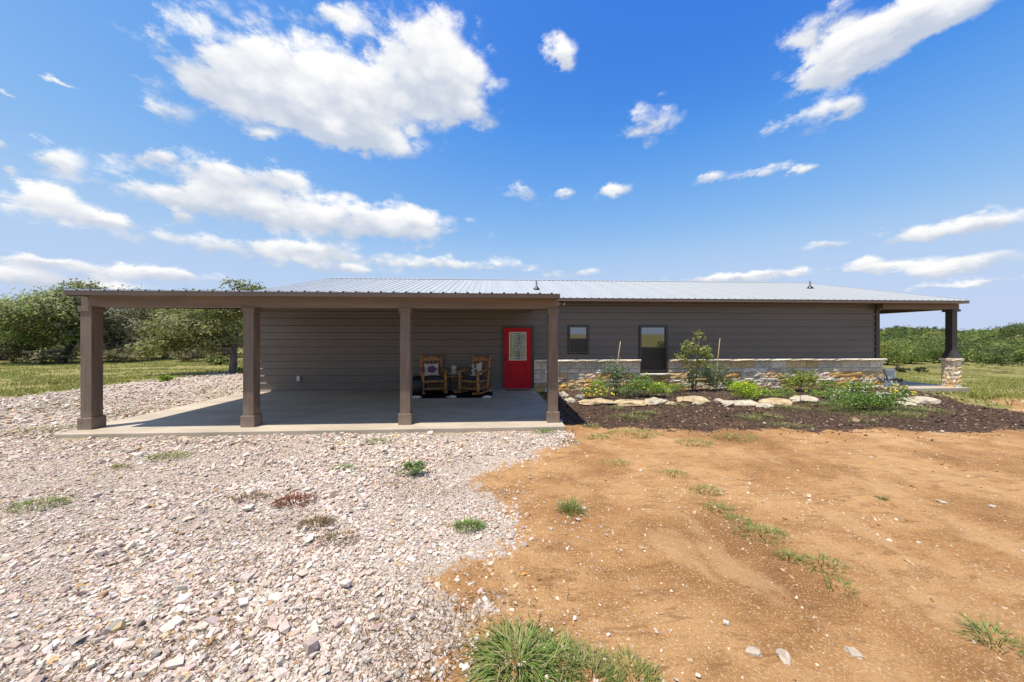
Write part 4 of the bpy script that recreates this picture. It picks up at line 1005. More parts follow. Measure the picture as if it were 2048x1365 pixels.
for px, py, R_, n, ell, lb in [(1413,980,.13,240,1.4,'first grass tuft of the diagonal line across the dirt'),(1436,1015,.11,200,1.4,'second grass tuft of the diagonal line across the dirt'),(1478,1040,.09,120,1.3,'thin grass patch in the diagonal line, above the longest strip'),
        (1520,1068,.15,320,1.5,'longest grass strip in the diagonal line across the dirt'),(1575,1115,.06,90,1.2,'sparse grass sprig in the middle of the diagonal line'),(1645,1130,.11,200,1.5,'grass tuft lower down the diagonal line across the dirt'),
        (1680,1175,.08,70,1.2,'thin dry sprig below the diagonal line of grass'),(1345,947,.12,160,1.6,'small grass patch on the dirt above the diagonal line'),(1232,927,.12,150,1.8,'faint grass patch on the dirt nearest the last post'),
        (1390,888,.20,330,1.6,'round grass tuft with a dark smudge of mulch at the dirt edge'),(1268,868,.32,700,1.7,'widest grass patch where the mulch meets the dirt'),(1472,878,.26,520,1.6,'flat grass streak right of the round tuft'),(1194,875,.17,280,1.3,'grass patch on the dirt just right of the gravel'),
        (1180,853,.14,220,1.3,'grass tuft in the tip of the carport shadow'),(1140,884,.12,160,1.5,'grass sprigs at the corner of the gravel'),(1575,853,.28,380,1.9,'grass patch on the front edge of the mulch'),(1765,1000,.035,60,1.0,'tiny sprig on the bare dirt to the right')]:
    tuft(px, py, R_, .03, .10, n, lb, cols=GREEN, width=.008, ell=ell, splay=1.0)
for px, py, R_, n, lb in [(1258,835,.30,420,'pale grass patch in the mulch left of the centre'),(1292,827,.22,300,'grass patch in the mulch below the flat tan stone'),(1345,812,.24,320,'grass growing beside the flat tan stone in the mulch'),(1197,809,.16,360,'upright grass tuft below the long tan boulder'),
        (1492,838,.24,300,'grass patch in the mulch below the tilted white stone'),(1538,834,.24,260,'grass patch in the mulch below the flat cream stone'),(1575,818,.36,520,'grass around the small upright tan stone'),(1725,845,.22,160,'thin grass in the mulch at the right'),(1660,812,.42,900,'green ground cover left of the white flowers'),(1705,826,.5,900,'green ground cover in front of the white flowers'),(1775,828,.5,900,'green ground cover below the flat cream stone'),(1840,822,.45,700,'green ground cover at the right end below the long cream boulder'),(1230,818,.15,160,'low sprigs in the mulch under the second tan boulder')]:
    tuft(px, py, R_, .04, .13, n, lb, cols=GREEN, width=.010, ell=1.5, splay=.9, group='grass patches in the mulch')
RUST = [(.20,.055,.030),(.28,.09,.045),(.16,.06,.03)]; BRN = [(.22,.15,.08),(.17,.12,.05),(.28,.20,.10)]
for px, py, R_, n, cols, lb in [(590,1006,.13,260,RUST,'rust red dried weed lying in the gravel'),(632,1052,.10,170,BRN,'brown dried weed in the gravel below the rust red one'),(937,1057,.08,190,GREEN[:3],'small dark green weed in the gravel near the dirt'),
        (75,1015,.16,220,GREEN,'low green weed at the left edge of the gravel'),(342,916,.18,230,GREEN,'low green weed in the gravel left of the second post'),(757,886,.16,150,GREEN[:3],'small green weed in the gravel in front of the second bay'),(690,940,.10,110,GREEN[:3],'tiny green weed in the middle of the gravel'),
        (240,937,.07,70,DRYG,'tiny dry weed in the gravel below the first post'),(500,1000,.10,90,BRN,'flat brown weed in the gravel left of the rust red one'),(642,858,.22,260,DRYG,'dry grass tuft against the front edge of the slab'),(1090,866,.15,150,GREEN[:3],'small weed in the gravel in front of the last post'),(670,1085,.11,70,BRN,'brown twiggy weed in the gravel')]:
    tuft(px, py, R_, .03, .095, int(n*1.6), lb, cols=cols, width=.009, ell=1.6, splay=1.0, name='gravel_weed', cat='weed', z=GZ+.022, group='weeds in the gravel')
for px, py, R_, n, lb in [(260,826,.55,500,'olive grass strip along the left edge of the slab'),(150,862,.55,560,'olive grass patch on the gravel left of the first post base'),(50,866,.45,300,'grass patch on the gravel at the far left, level with the slab front'),(60,822,.6,420,'grass patch on the gravel at the far left, level with the slab middle'),
        (130,812,.55,300,'brownish grass patch on the gravel left of the first post'),(300,806,.5,260,'grass patch with a reddish tip seen under the carport'),(430,782,.8,420,'upper grass strip on the gravel seen just left of the second post'),(400,785,.5,200,'grass strip on the gravel seen between the first two posts'),
        (270,808,.5,160,'reddish weed strip on the gravel under the carport'),(420,797,.5,240,'grass patch nearest the slab left of the second post'),(140,802,.5,260,'thin grass strip in front of the lawn, left of the first post')]:
    tuft(px, py, R_, .03, .11, n, lb, cols=RUST if 'reddish weed' in lb else DRYG+[(.10,.13,.03)], width=.016, ell=2.0, splay=.9, name='grass_strip', z=GZ, kind='stuff', group='grass patches on the side drive')

def leaf_cloud(centers, per, spread, size, cols, wts=None, up=.25, jit=.12, cjit=.15, out=None):
    """small leaf faces around clump centres; returns V, F, colours"""
    nC = len(centers); n = nC*per
    P_ = np.repeat(centers, per, axis=0) + RNG.normal(0, 1, (n, 3))*np.asarray(spread)
    nrm = RNG.normal(0, 1, (n, 3)); nrm[:, 2] = np.abs(nrm[:, 2]) + up
    if out is not None: nrm = nrm*.55 + np.repeat(out, per, axis=0)*1.3
    nrm /= np.linalg.norm(nrm, axis=1)[:, None]
    t = np.cross(nrm, RNG.normal(0, 1, (n, 3))); t /= np.linalg.norm(t, axis=1)[:, None]; b = np.cross(nrm, t)
    s_ = (size*np.exp(RNG.normal(0, .3, n)))[:, None]
    V = np.stack([P_-t*s_, P_-b*s_*.45, P_+t*s_, P_+b*s_*.45], 1).reshape(-1, 3)
    F = np.arange(n*4).reshape(-1, 4)
    cc = np.array(cols)[RNG.choice(len(cols), nC, p=None if wts is None else np.array(wts)/sum(wts))]*(1+RNG.normal(0, cjit, (nC, 1)))
    c = np.repeat(np.repeat(cc, per, axis=0)*(1+RNG.normal(0, jit, (n, 1))), 4, axis=0)
    return V, F, np.clip(c, .005, .9)
def ell_points(n, c, r, shell=.45, flatbot=True):
    v = RNG.normal(0, 1, (n, 3)); v /= np.linalg.norm(v, axis=1)[:, None]
    rad = RNG.random(n)**shell
    p = v*rad[:, None]*np.asarray(r)
    if flatbot: p[:, 2] = np.where(p[:, 2] < 0, p[:, 2]*.75, p[:, 2])
    return p + np.asarray(c)
# weed with round leaves standing in the gravel
def leafy(name, px, py, z0, w, h, dpt, n, size, cols, label, cat, group, stems=5, smat='stem', shell=.5, per=14, flowers=None, depth=None, base=.12):
    p = at_z(px, py, z0) if depth is None else at_depth(px, py, depth)
    zb = z0 if depth is None else z0
    t = empty(name, (p.x, p.y, zb)); tag(t, label, cat, group)
    nC = max(4, n//per); C_ = ell_points(nC, (0, 0, h*(.5+base/2)), (w/2, dpt/2, h*.5*(1-base)), shell, False)
    V, F, c = leaf_cloud(C_, per, (w*.05+.012, dpt*.05+.012, h*.045+.012), size, cols)
    V[:, 2] = np.maximum(V[:, 2], .004)
    mk('foliage', V, F, M['leaf'], t, col=c)
    for k in range(stems):
        q = C_[RNG.integers(0, nC)]; g = G()
        g.tube([(q[0]*.12, q[1]*.12, -.02), (q[0]*.45, q[1]*.45, q[2]*.5), tuple(q)], [.010*max(.6, h), .007*max(.6, h), .003], 6); g.build('stem', M[smat], t, smooth=True)
    if flowers:
        fn, fs, fc, zlo = flowers
        for k in range(fn):
            q = ell_points(1, (0, 0, h*(zlo+.12)), (w*.52, dpt*.5, h*.5), .25, False)[0]; q[2] = max(h*zlo*.8, abs(q[2]))
            g = G(); m_ = 7; ring = []
            for i in range(m_):
                a = 2*math.pi*i/m_; ring.append((q[0]+fs*math.cos(a), q[1]-.01+fs*.5*math.sin(a), q[2]+fs*math.sin(a)*.9))
            g.add([(q[0], q[1]-.025, q[2]+.004)] + ring, [(0, 1+i, 1+(i+1) % m_) for i in range(m_)])
            g.build('flower', fc, t)
    return t
leafy('leafy_weed', 826, 950, GZ+.01, .42, .17, .22, 420, .020, [(.19,.28,.08),(.24,.32,.10),(.15,.23,.07)], 'leafy green weed standing up in the gravel', 'weed', None, 6)
M['yellowflower'] = mat_plain('yellow_petals', (.72,.46,.015), .7, var=.15, scale=30)
M['whiteflower'] = mat_plain('white_petals', (.74,.72,.62), .7, var=.1, scale=30)
M['orangeflower'] = mat_plain('orange_petals', (.66,.28,.02), .7, var=.2, scale=30)
LIME = [(.28,.40,.035),(.33,.45,.045),(.22,.33,.035)]; MID = [(.16,.26,.045),(.20,.30,.05),(.13,.22,.045)]; GREYG = [(.20,.25,.115),(.25,.29,.14),(.15,.20,.085)]; YEL = [(.31,.34,.075),(.38,.37,.11),(.22,.26,.06),(.16,.20,.05)]
PLANTS = [ # px centre, base y, top y, width px, leaves, leaf size, colours, label, flowers
 (1232,788,716,44,900,.030,GREYG,'grey green plant tied to a cane at the left of the bed',None,6),
 (1198,777,752,34,420,.020,LIME,'feathery light green plant behind the yellow flowers',None,3),
 (1196,793,765,56,620,.022,MID,'low plant covered in yellow flowers at the left end of the bed',(34,.030,'yellowflower',.35),4),
 (1275,789,741,56,1000,.026,MID+LIME[:1],'upright green bush left of the tall window',None,5),
 (1312,791,757,58,1000,.024,LIME,'bright green rounded mound below the tall window',None,4),
 (1350,785,764,32,420,.022,MID,'small green mound right of the bright one below the window',None,3),
 (1432,780,727,56,1100,.028,GREYG,'bushy grey green shrub right of the small tree',None,6),
 (1492,795,756,52,1100,.028,[(.38,.50,.02),(.43,.54,.03),(.30,.43,.02)],'lime green bush, the brightest plant of the bed',None,4),
 (1462,782,757,32,420,.024,MID,'dark green low plant just left of the lime bush',None,3),
 (1527,793,770,46,480,.022,MID+LIME,'low trailing plant right of the lime bush',None,3),
 (1603,782,738,78,1300,.026,[(.24,.32,.045),(.30,.35,.06),(.18,.25,.045)],'wide yellow green bush against the middle of the stone wall',None,6),
 (1658,780,760,36,420,.022,MID,'low blue green mound right of the wide bush',None,3),
 (1718,783,757,70,850,.022,MID+LIME,'low hedge like plant with a few orange blooms near the wall end',(9,.028,'orangeflower',.75),4),
 (1738,822,784,150,3200,.020,MID,'broad ground cover sprinkled with small white flowers',(80,.012,'whiteflower',.75),6),
 (1255,792,764,42,420,.022,MID,'low green plant between the caned plant and the upright bush',None,3),
 (1642,792,772,50,480,.022,LIME+MID,'low fresh green plant left of the blue green mound',None,3),
 (1682,792,768,50,520,.022,MID,'low green plant right of the blue green mound',None,3),
 (1564,792,768,44,460,.022,LIME+MID,'loose yellow green plant left of the wide bush',None,3),
 (1795,790,760,28,330,.022,MID,'tall yellow daisies beside the grey garden plough',(20,.034,'yellowflower',.45),4),
 (1812,790,774,26,220,.020,MID,'short yellow daisies near the corner of the porch slab',(12,.032,'yellowflower',.45),3)]
for (px, by, ty, wpx, n, sz, cols, lb, fl, ns) in PLANTS:
    z0 = 0.0 if by < 800 else GZ
    p = at_z(px, by, z0); d = p.x*sT + p.y*cT
    if p.y > D-.35: d *= (D-.35)/p.y; p = at_depth(px, by, d)
    w = wpx/FPX*d*1.22; n = int(n*1.5); h = (by-ty)/FPX*d
    zb = bed_z(p.x, p.y)-.01
    t = leafy('bed_plant' if not fl else 'flowering_plant', px, by, zb, w, h, min(w, .55), n, sz, cols, lb, 'plant' if not fl else 'flowers', 'plants in the bed', ns, depth=d, flowers=None if not fl else (fl[0], fl[1], M[fl[2]], fl[3]))
# small tree in the bed
def small_tree():
    p = at_z(1388, 783, 0.0); d = p.x*sT + p.y*cT; d *= min(1, (D-.42)/p.y); p = at_depth(1388, 783, d); k = d/FPX; zb = bed_z(p.x, p.y)
    t = empty('young_tree', (p.x, p.y, zb)); tag(t, 'young multi stemmed tree in the bed taller than the window', 'tree')
    cl = []
    for (cx, cy, rx, ry, m) in ((1402,670,11,14,10),(1385,690,19,14,12),(1400,700,20,16,16),(1367,692,9,13,7),(1372,715,22,16,14),(1405,722,20,18,14),(1356,712,6,6,4),(1390,745,14,22,14),(1383,765,9,14,7),(1415,712,9,10,6)):
        C_ = ell_points(m, ((cx-1388)*k, RNG.normal(0,.05), (783-cy)*k), (rx*k, .22, ry*k), .5, False); cl.append(C_)
    C_ = np.concatenate(cl); V, F, c = leaf_cloud(C_, 16, (.05, .06, .05), .034, YEL)
    mk('crown', V, F, M['leaf'], t, col=c)
    for (dx, top) in ((-.30, 1.35), (-.05, 1.75), (.14, 1.95), (.30, 1.3), (-.18, 1.6)):
        g = G(); g.tube([(dx*.15, RNG.normal(0,.02), -.05), (dx*.45, RNG.normal(0,.03), top*.4), (dx, RNG.normal(0,.05), top)], [.016, .011, .004], 6); g.build('trunk', M['bark'], t, smooth=True)
small_tree()
for (xb, yb, xt, yt, lb) in ((1229,786,1241,683,'bamboo cane beside the grey green plant, left of the tall window'),(1432,780,1440,677,'bamboo cane standing right of the young tree')):
    p = at_z(xb, yb, 0.0); d = (p.x*sT + p.y*cT); d *= min(1, (D-.30)/p.y); a = at_depth(xb, yb, d); b = at_depth(xt, yt, d*1.0); a.z = bed_z(a.x, a.y)-.05
    m_ = a.lerp(b, .55) + Vector((-.025, 0, 0)); g = G(); g.tube([tuple(a), tuple(a.lerp(m_, .5)), tuple(m_), tuple(b)], [.013,.012,.011,.009], 7)
    tag(g.build('bamboo_cane', M['bamboo'], smooth=True), lb, 'cane', 'bamboo canes in the bed')
# low wire fence in front of the bed
def wire_fence():
    path = [at_z(x, y, -.05) for x, y in ((1122,806),(1180,810),(1300,809),(1420,805),(1520,808),(1640,803),(1760,800),(1868,795))]
    t = empty('garden_fence', (path[0].x, path[0].y, bed_z(path[0].x, path[0].y))); tag(t, 'low thin wire garden fence running along the boulders', 'fence'); o0 = Vector(t.location)
    pts = []
    for a, b in zip(path[:-1], path[1:]):
        n = max(2, int((b-a).length/.16)); pts += [a.lerp(b, i/n) for i in range(n)]
    pts.append(path[-1]); zs = [bed_z(p.x, p.y) for p in pts]
    for h in (.05, .16, .28, .40):
        g = G(); g.tube([Vector((p.x, p.y, z+h))-o0 for p, z in zip(pts, zs)], .0022, 4, False); g.build('wire', M['wire'], t)
    g = G()
    for p, z in zip(pts, zs): g.tube([Vector((p.x, p.y, z-.02))-o0, Vector((p.x, p.y, z+.40))-o0], .0012, 4, False)
    o = g.build('upright_wires', M['wire'], t); o['kind'] = 'stuff'
    for i in range(0, len(pts), 10):
        p, z = pts[i], zs[i]; g = G(); g.tube([Vector((p.x, p.y+.006, z-.15))-o0, Vector((p.x, p.y+.006, z+.46))-o0], .007, 6); g.build('stake', M['black'], t)
wire_fence()
# old plough and a white framed screen at the wall end
def plough():
    p = at_depth(1776, 778, 11.5); z0 = bed_z(p.x, p.y)
    t = empty('garden_plough', (p.x, p.y, z0)); tag(t, 'old grey steel walking plough leaning at the end of the stone wall', 'plough')
    g = G(); V = [(-.14,-.02,.0),(.16,-.05,.05),(.03,.02,.36),(-.06,.03,.34),(-.10,.06,.02),(.12,.04,.07),(.03,.06,.36),(-.05,.07,.34)]
    g.add(V, [(0,1,2,3),(7,6,5,4),(0,4,5,1),(1,5,6,2),(2,6,7,3),(3,7,4,0)]); g.build('mouldboard', M['steel'], t)
    g = G(); g.tube([(.06,.02,.16),(-.05,.0,.42),(-.18,-.02,.68)], [.030,.028,.022], 8); g.build('handle', M['steel'], t)
    g = G(); g.tube([(-.02,.10,.16),(-.28,.05,.36),(-.46,.02,.44)], [.022,.02,.016], 8); g.build('handle', M['steel'], t)
    g = G(); g.tube([(.02,.06,.26),(.30,.10,.30),(.62,.12,.26)], [.034,.032,.026], 8); g.build('beam', M['plastic'], t)
    for (x, r_) in ((.46,.085),(.64,.065)):
        g = G(); g.tube([(x+r_*math.cos(a), .14, .25+r_*math.sin(a)) for a in np.linspace(0, 2*math.pi, 19)], .018, 6, False)
        for k in range(3): a = k*math.pi/3; g.tube([(x-r_*math.cos(a), .14, .25-r_*math.sin(a)), (x+r_*math.cos(a), .14, .25+r_*math.sin(a))], .008, 5)
        g.build('wheel', M['plastic'], t)
plough()
p = at_depth(1780, 777, 12.0); t = empty('screen_frame', (p.x+.10, p.y, bed_z(p.x, p.y))); t.rotation_euler = (R(-8), 0, R(8)); tag(t, 'white framed panel leaning behind the plough', 'panel')
g = G()
for b in ((-.26,-.21,0,.03,.0,.66),(.21,.26,0,.03,.0,.66),(-.209,.209,0,.03,.61,.66),(-.209,.209,0,.03,.0,.05)): g.box(*b)
g.build('frame', M['white'], t); G().box(-.209,.209,.010,.020,.051,.609).build('pane', M['outlet'], t)

# ------------------------------------------------------------------ trees
OLIVE = [(0.181, 0.208, 0.054), (0.236, 0.255, 0.069), (0.139, 0.172, 0.044), (0.278, 0.278, 0.084), (0.194, 0.181, 0.075)]
DULL = [(0.167, 0.163, 0.084), (0.22, 0.194, 0.106), (0.132, 0.136, 0.062), (0.273, 0.229, 0.132)]
FRESH = [(.18,.255,.045),(.23,.31,.055),(.14,.21,.042),(.28,.32,.065)]
DEEP = [(.075,.125,.030),(.105,.155,.038),(.06,.10,.028),(.14,.18,.045)]
YELT = [(.30,.30,.04),(.38,.33,.05),(.22,.25,.045)]
def tree(name, base, zb, crowns, trunk_r, fork, n_clump, per, leaf, cols, label, group, lean=(0,0), bark='bark', limbs=9, cspread=.16, shell=.42):
    """base: world XY; crowns: ellipsoids (x,y,z,rx,ry,rz) relative to the base; fork: height of the first fork"""
    t = empty(name, (base[0], base[1], zb)); tag(t, label, 'tree', group)
    vol = np.array([c[3]*c[4]*c[5] for c in crowns])**.75; cnt = np.maximum(6, (n_clump*vol/vol.sum()).astype(int))
    C_ = np.concatenate([ell_points(k, c[:3], c[3:], shell) for k, c in zip(cnt, crowns)])
    O_ = np.concatenate([np.repeat([[c[0], c[1], c[2]-.3*c[5]]], k, axis=0) for k, c in zip(cnt, crowns)]); O_ = C_ - O_; O_ /= np.linalg.norm(O_, axis=1)[:, None] + 1e-6
    C_[:, 2] = np.maximum(C_[:, 2], .35)
    rm = float(np.mean([c[5] for c in crowns]))
    V, F, c = leaf_cloud(C_, per, (cspread*1.25, cspread*1.25, cspread*.8), leaf, cols, cjit=.20, out=O_)
    mk('crown', V, F, M['leaf'], t, col=c)
    f = Vector((lean[0], lean[1], fork))
    g = G(); g.tube([(0,0,-.25), (lean[0]*.12, lean[1]*.12, fork*.25), (lean[0]*.5, lean[1]*.5, fork*.65), tuple(f)], [trunk_r*1.35, trunk_r*1.05, trunk_r*.9, trunk_r*.82], 10)
    tr = g.build('trunk', M[bark], t, smooth=True)
    for k in range(limbs):
        q = Vector(C_[RNG.integers(0, len(C_))]); q = f.lerp(q, .92)
        m1 = f.lerp(q, .4) + Vector((RNG.normal(0,.18), RNG.normal(0,.18), .18*rm*RNG.uniform(.2,1.2))); m2 = f.lerp(q, .75) + Vector((RNG.normal(0,.15), RNG.normal(0,.15), RNG.normal(.05,.12)))
        r0 = trunk_r*RNG.uniform(.35,.62); g = G(); g.tube([tuple(f - Vector((0,0,.12))), tuple(m1), tuple(m2), tuple(q)], [r0, r0*.7, r0*.45, r0*.15], 7)
        for _ in range(2):
            s_ = m2.lerp(q, RNG.uniform(0,.6)); e_ = s_ + Vector((RNG.normal(0,.5), RNG.normal(0,.5), RNG.normal(.1,.4)))*rm*.5
            g.tube([tuple(s_), tuple(s_.lerp(e_, .5)+Vector((0,0,.05))), tuple(e_)], [r0*.32, r0*.22, r0*.06], 5)
        g.build('limb', M[bark], tr, smooth=True)
    return t
def px_tree(px, py, d, crowns_px, **kw):
    """crowns given in photo pixels around the trunk base at depth d: (cx, cy, rx, ry, depth offset, depth radius)"""
    b = at_depth(px, py, d); k = d/FPX; cr = []
    right = Vector((cT, -sT, 0)); fwd = Vector((sT, cT, 0))
    for (cx, cy, rx, ry, off, rd) in crowns_px:
        v = right*((cx-px)*k) + fwd*off; cr.append((v.x, v.y, (py-cy)*k, rx*k, rd, ry*k))
    zb = gz(b.x, b.y); return tree(kw.pop('name', 'oak_tree'), (b.x, b.y), zb, cr, **kw)
GL = 'trees left of the house'
px_tree(466, 748, 17.6, [(452,615,58,32,0,1.6),(400,655,75,34,-.4,1.8),(350,690,42,26,-.6,1.2),(500,625,40,36,.3,1.3),(430,690,45,22,0,1.2),(488,576,20,12,.2,.5),(470,566,8,8,0,.4),(512,578,7,6,0,.4)],
        trunk_r=.17, fork=1.05, n_clump=640, per=24, leaf=.070, cols=OLIVE, label='live oak with a stout grey trunk seen beside the second post', group=GL, limbs=13, lean=(.05,.0))
px_tree(124, 728, 27.0, [(95,632,80,40,0,3.2),(160,620,52,38,-.5,2.6),(60,670,62,30,.4,2.6),(150,660,60,34,.3,2.4),(175,585,32,14,0,1.3),(120,600,40,20,0,2.0),(150,572,10,6,0,.5),(182,572,14,6,0,.6),(75,604,16,6,0,.7)],
        trunk_r=.20, fork=2.0, n_clump=760, per=24, leaf=.105, cols=OLIVE+FRESH[:2]+DULL[:2], label='broad live oak with a dark leaning trunk left of the first post', group=GL, bark='barkdark', limbs=12, lean=(1.0,.1), cspread=.26)
px_tree(8, 722, 30.0, [(20,640,55,36,0,3.0),(-30,650,60,45,0,3.2),(40,690,40,18,0,2.0)],
        trunk_r=.20, fork=1.6, n_clump=420, per=22, leaf=.12, cols=FRESH+OLIVE[:2], label='fresh green oak at the far left edge', group=GL, bark='barkdark', limbs=7, cspread=.30)
px_tree(240, 726, 29.0, [(235,640,60,36,0,2.4),(275,655,45,40,.2,2.2),(205,660,40,40,0,2.0),(250,600,45,18,0,1.8),(255,690,60,20,0,2.0)],
        trunk_r=.16, fork=1.2, n_clump=360, per=15, leaf=.10, cols=DULL, label='thin grey leaved tree with bare limbs behind the first carport bay', group=GL, limbs=24, cspread=.28, bark='bark')
px_tree(330, 724, 32.0, [(330,630,60,34,0,2.8),(380,620,50,30,0,2.4),(350,665,60,34,0,2.5),(300,650,40,36,0,2.2)],
        trunk_r=.17, fork=1.3, n_clump=480, per=20, leaf=.115, cols=OLIVE+DULL[:2], label='round crowned oak behind the middle of the first carport bay', group=GL, limbs=9, cspread=.30)
px_tree(420, 722, 34.0, [(425,625,60,32,0,2.8),(470,640,45,40,0,2.5),(400,660,50,34,0,2.5)],
        trunk_r=.18, fork=1.4, n_clump=420, per=20, leaf=.12, cols=FRESH+OLIVE[:3], label='green oak behind the live oak near the second post', group=GL, limbs=8, cspread=.32)
px_tree(175, 724, 33.0, [(180,640,50,40,0,2.8),(140,640,50,34,0,2.6),(200,690,40,24,0,2.2)],
        trunk_r=.18, fork=1.4, n_clump=420, per=20, leaf=.12, cols=DULL+OLIVE[:2], label='dull olive oak standing behind the first post', group=GL, limbs=8, cspread=.32)
px_tree(60, 718, 40.0, [(60,645,70,38,0,3.6),(10,640,60,40,0,3.6),(110,650,50,34,0,3.2)],
        trunk_r=.2, fork=1.6, n_clump=440, per=18, leaf=.15, cols=FRESH+DEEP[:2], label='bright oak behind the leaning oak at far left', group=GL, limbs=6, cspread=.38)
for i, (px, d, w, top, cols, lb) in enumerate([(-60,38,70,615,DEEP,'dark oak just past the left edge'),(285,44,70,622,DEEP,'dark oak filling the gap behind the grey tree'),(370,46,70,618,OLIVE,'far olive oak behind the round crowned oak'),(455,44,60,620,DEEP,'far dark oak behind the second post'),(530,42,60,622,OLIVE,'far oak hidden behind the house corner'),(215,47,70,620,FRESH,'far green oak between the first post and grey tree'),(20,52,90,612,DEEP,'far dark oak above the fresh green oak')]):
    px_tree(px, 716, d, [(px,(top+700)/2,w,(700-top)/2,0,4.0),(px-30,672,w*.6,30,0,3.0),(px+30,668,w*.6,34,0,3.0)], trunk_r=.2, fork=1.4, n_clump=330, per=16, leaf=.17, cols=cols, label=lb, group=GL, limbs=5, cspread=.42, bark='barkdark')
# scrub under the left trees
for i, (px, py, d, w, h, lb) in enumerate([(95,722,25.5,60,26,'bare grey brush under the leaning oak'),(235,724,27,70,26,'tangled grey brush behind the first bay'),(385,722,28,60,22,'low scrub at the foot of the round crowned oak'),(330,766,14.2,20,10,'small yellowish shrub on the lawn edge under the carport'),(435,726,24,30,14,'dark scrub left of the live oak trunk'),(485,745,17.3,16,12,'low green shoots right of the live oak trunk'),(30,722,27,60,34,'grey brown brush at the far left under the fresh green oak'),(150,724,31,70,36,'dense grey brush right of the leaning trunk'),(205,724,33,60,44,'tall thicket just right of the first post'),(290,723,33,70,42,'thicket in the middle of the first bay'),(340,722,36,70,44,'dark thicket behind the yellowish shrub'),(400,721,34,60,40,'thicket left of the live oak'),(450,722,36,60,40,'thicket behind the live oak trunk'),(70,720,38,80,44,'far thicket behind the leaning oak')]):
    p = at_depth(px, py, d); k = d/FPX
    leafy('scrub', px, py, gz(p.x, p.y), w*k*1.3, h*k*1.2, w*k, 500 if d < 20 else 1500, .05 if d < 20 else .10, DULL if i < 3 or i > 5 else (LIME+OLIVE[:1] if i == 3 else OLIVE), lb, 'shrub', 'scrub under the left trees', 12, smat='bark', depth=d)
# right tree line and the wooded hill
GRT = 'trees along the far side of the right field'
RT = [(1775,5.2,YELT,'yellow green tree at the left end of the right tree line'),(1800,3.4,DEEP,'short dark cedar in front of the yellow green tree'),(1822,4.6,FRESH,'second tree of the right tree line, mid green'),(1850,4.2,DEEP,'dark round tree in the middle of the right tree line'),(1878,4.4,FRESH,'green tree just left of the porch post'),
      (1905,4.4,DEEP,'dark tree behind the porch post'),(1938,4.6,DEEP,'dark green tree just right of the porch post'),(1968,4.0,FRESH,'bright low tree right of the porch post'),(1995,5.4,FRESH,'tall bright green tree near the right edge'),(2022,4.8,DEEP,'dark tree by the tall bright one'),(2050,5.6,FRESH,'bright tree cut by the right edge'),(2085,5.0,DEEP,'dark tree just past the right edge'),(1745,4.6,FRESH,'green tree hidden behind the house corner')]
for i, (px, h, cols, lb) in enumerate(RT):
    d = 74 + (i*7 % 11)*.6; b = at_depth(px, 716, d); zb = gz(b.x, b.y)
    tree('field_tree', (b.x, b.y), zb, [(0,0,h*.60,h*.36,h*.36,h*.38),(h*.26,-.3,h*.36,h*.28,h*.3,h*.28),(-h*.26,-.2,h*.40,h*.28,h*.3,h*.28),(0,-h*.2,h*.26,h*.34,h*.3,h*.22)], .16, h*.25, 330, 22, .115, cols, lb, GRT, limbs=5, cspread=.20, shell=.22, bark='barkdark')
for i, (px, py, lb) in enumerate([(1803,731,'dark dead brush heap in the right field'),(1842,731,'smaller dark brush heap right of the first heap')]):
    d = 38; p = at_depth(px, py, d); zb = gz(p.x, p.y); w = (1.9, 1.3)[i]
    leafy('brush_heap', px, py, zb, w, .75, 1.0, 500, .09, [(.07,.065,.04),(.10,.09,.05),(.09,.10,.03)], lb, 'brush', 'brush heaps in the right field', 14, smat='bark', depth=d)
def woods():
    n = 540; azm = R(3.4) + RNG.uniform(R(40), R(62), n); r = 92 + 290*RNG.random(n)**1.15
    X, Y = r*np.sin(azm), r*np.cos(azm)
    n2 = 380; a2 = R(3.4) + RNG.uniform(R(-64), R(-26), n2); r2 = 50 + 70*RNG.random(n2)
    X = np.concatenate([X, r2*np.sin(a2)]); Y = np.concatenate([Y, r2*np.cos(a2)]); Z = terrain(X, Y); rr = np.hypot(X, Y)
    hgt = RNG.uniform(3.2, 7.0, len(X)); hgt[n:] = RNG.uniform(2.2, 4.4, n2); per_t = 26; per = 9
    v = RNG.normal(0, 1, (len(X), per_t, 3)); v /= np.linalg.norm(v, axis=2)[..., None]; v[..., 2] = np.where(v[..., 2] < -.35, -v[..., 2], v[..., 2])
    hh = hgt[:, None]; wob = 1 + RNG.normal(0, .10, (len(X), per_t)); rx = RNG.uniform(.40, .62, (len(X), 1))
    C_ = np.stack([X[:, None] + v[..., 0]*hh*rx*wob, Y[:, None] + v[..., 1]*hh*rx*wob, Z[:, None] + hh*(.48 + .44*v[..., 2]*wob)], -1).reshape(-1, 3)
    tone = np.array(DEEP+DEEP+FRESH[:3]+OLIVE[:2])[RNG.integers(0, 13, len(X))]*.88*(1+RNG.normal(0, .30, (len(X), 1)))
    V, F, c = leaf_cloud(C_, per, np.repeat(np.repeat(hgt*.055, per_t), per)[:, None], np.repeat(np.repeat(rr*.00155, per_t), per), DEEP, out=v.reshape(-1, 3))
    c = np.clip(np.repeat(np.repeat(tone, per_t*per, axis=0)*(1+RNG.normal(0,.12,(len(X)*per_t*per,1))), 4, axis=0), .005, .9)
    tag(mk('woods', V, F, M['leaf'], col=c), 'dense green woods covering the distant hillside', 'woods', kind='stuff')
woods()
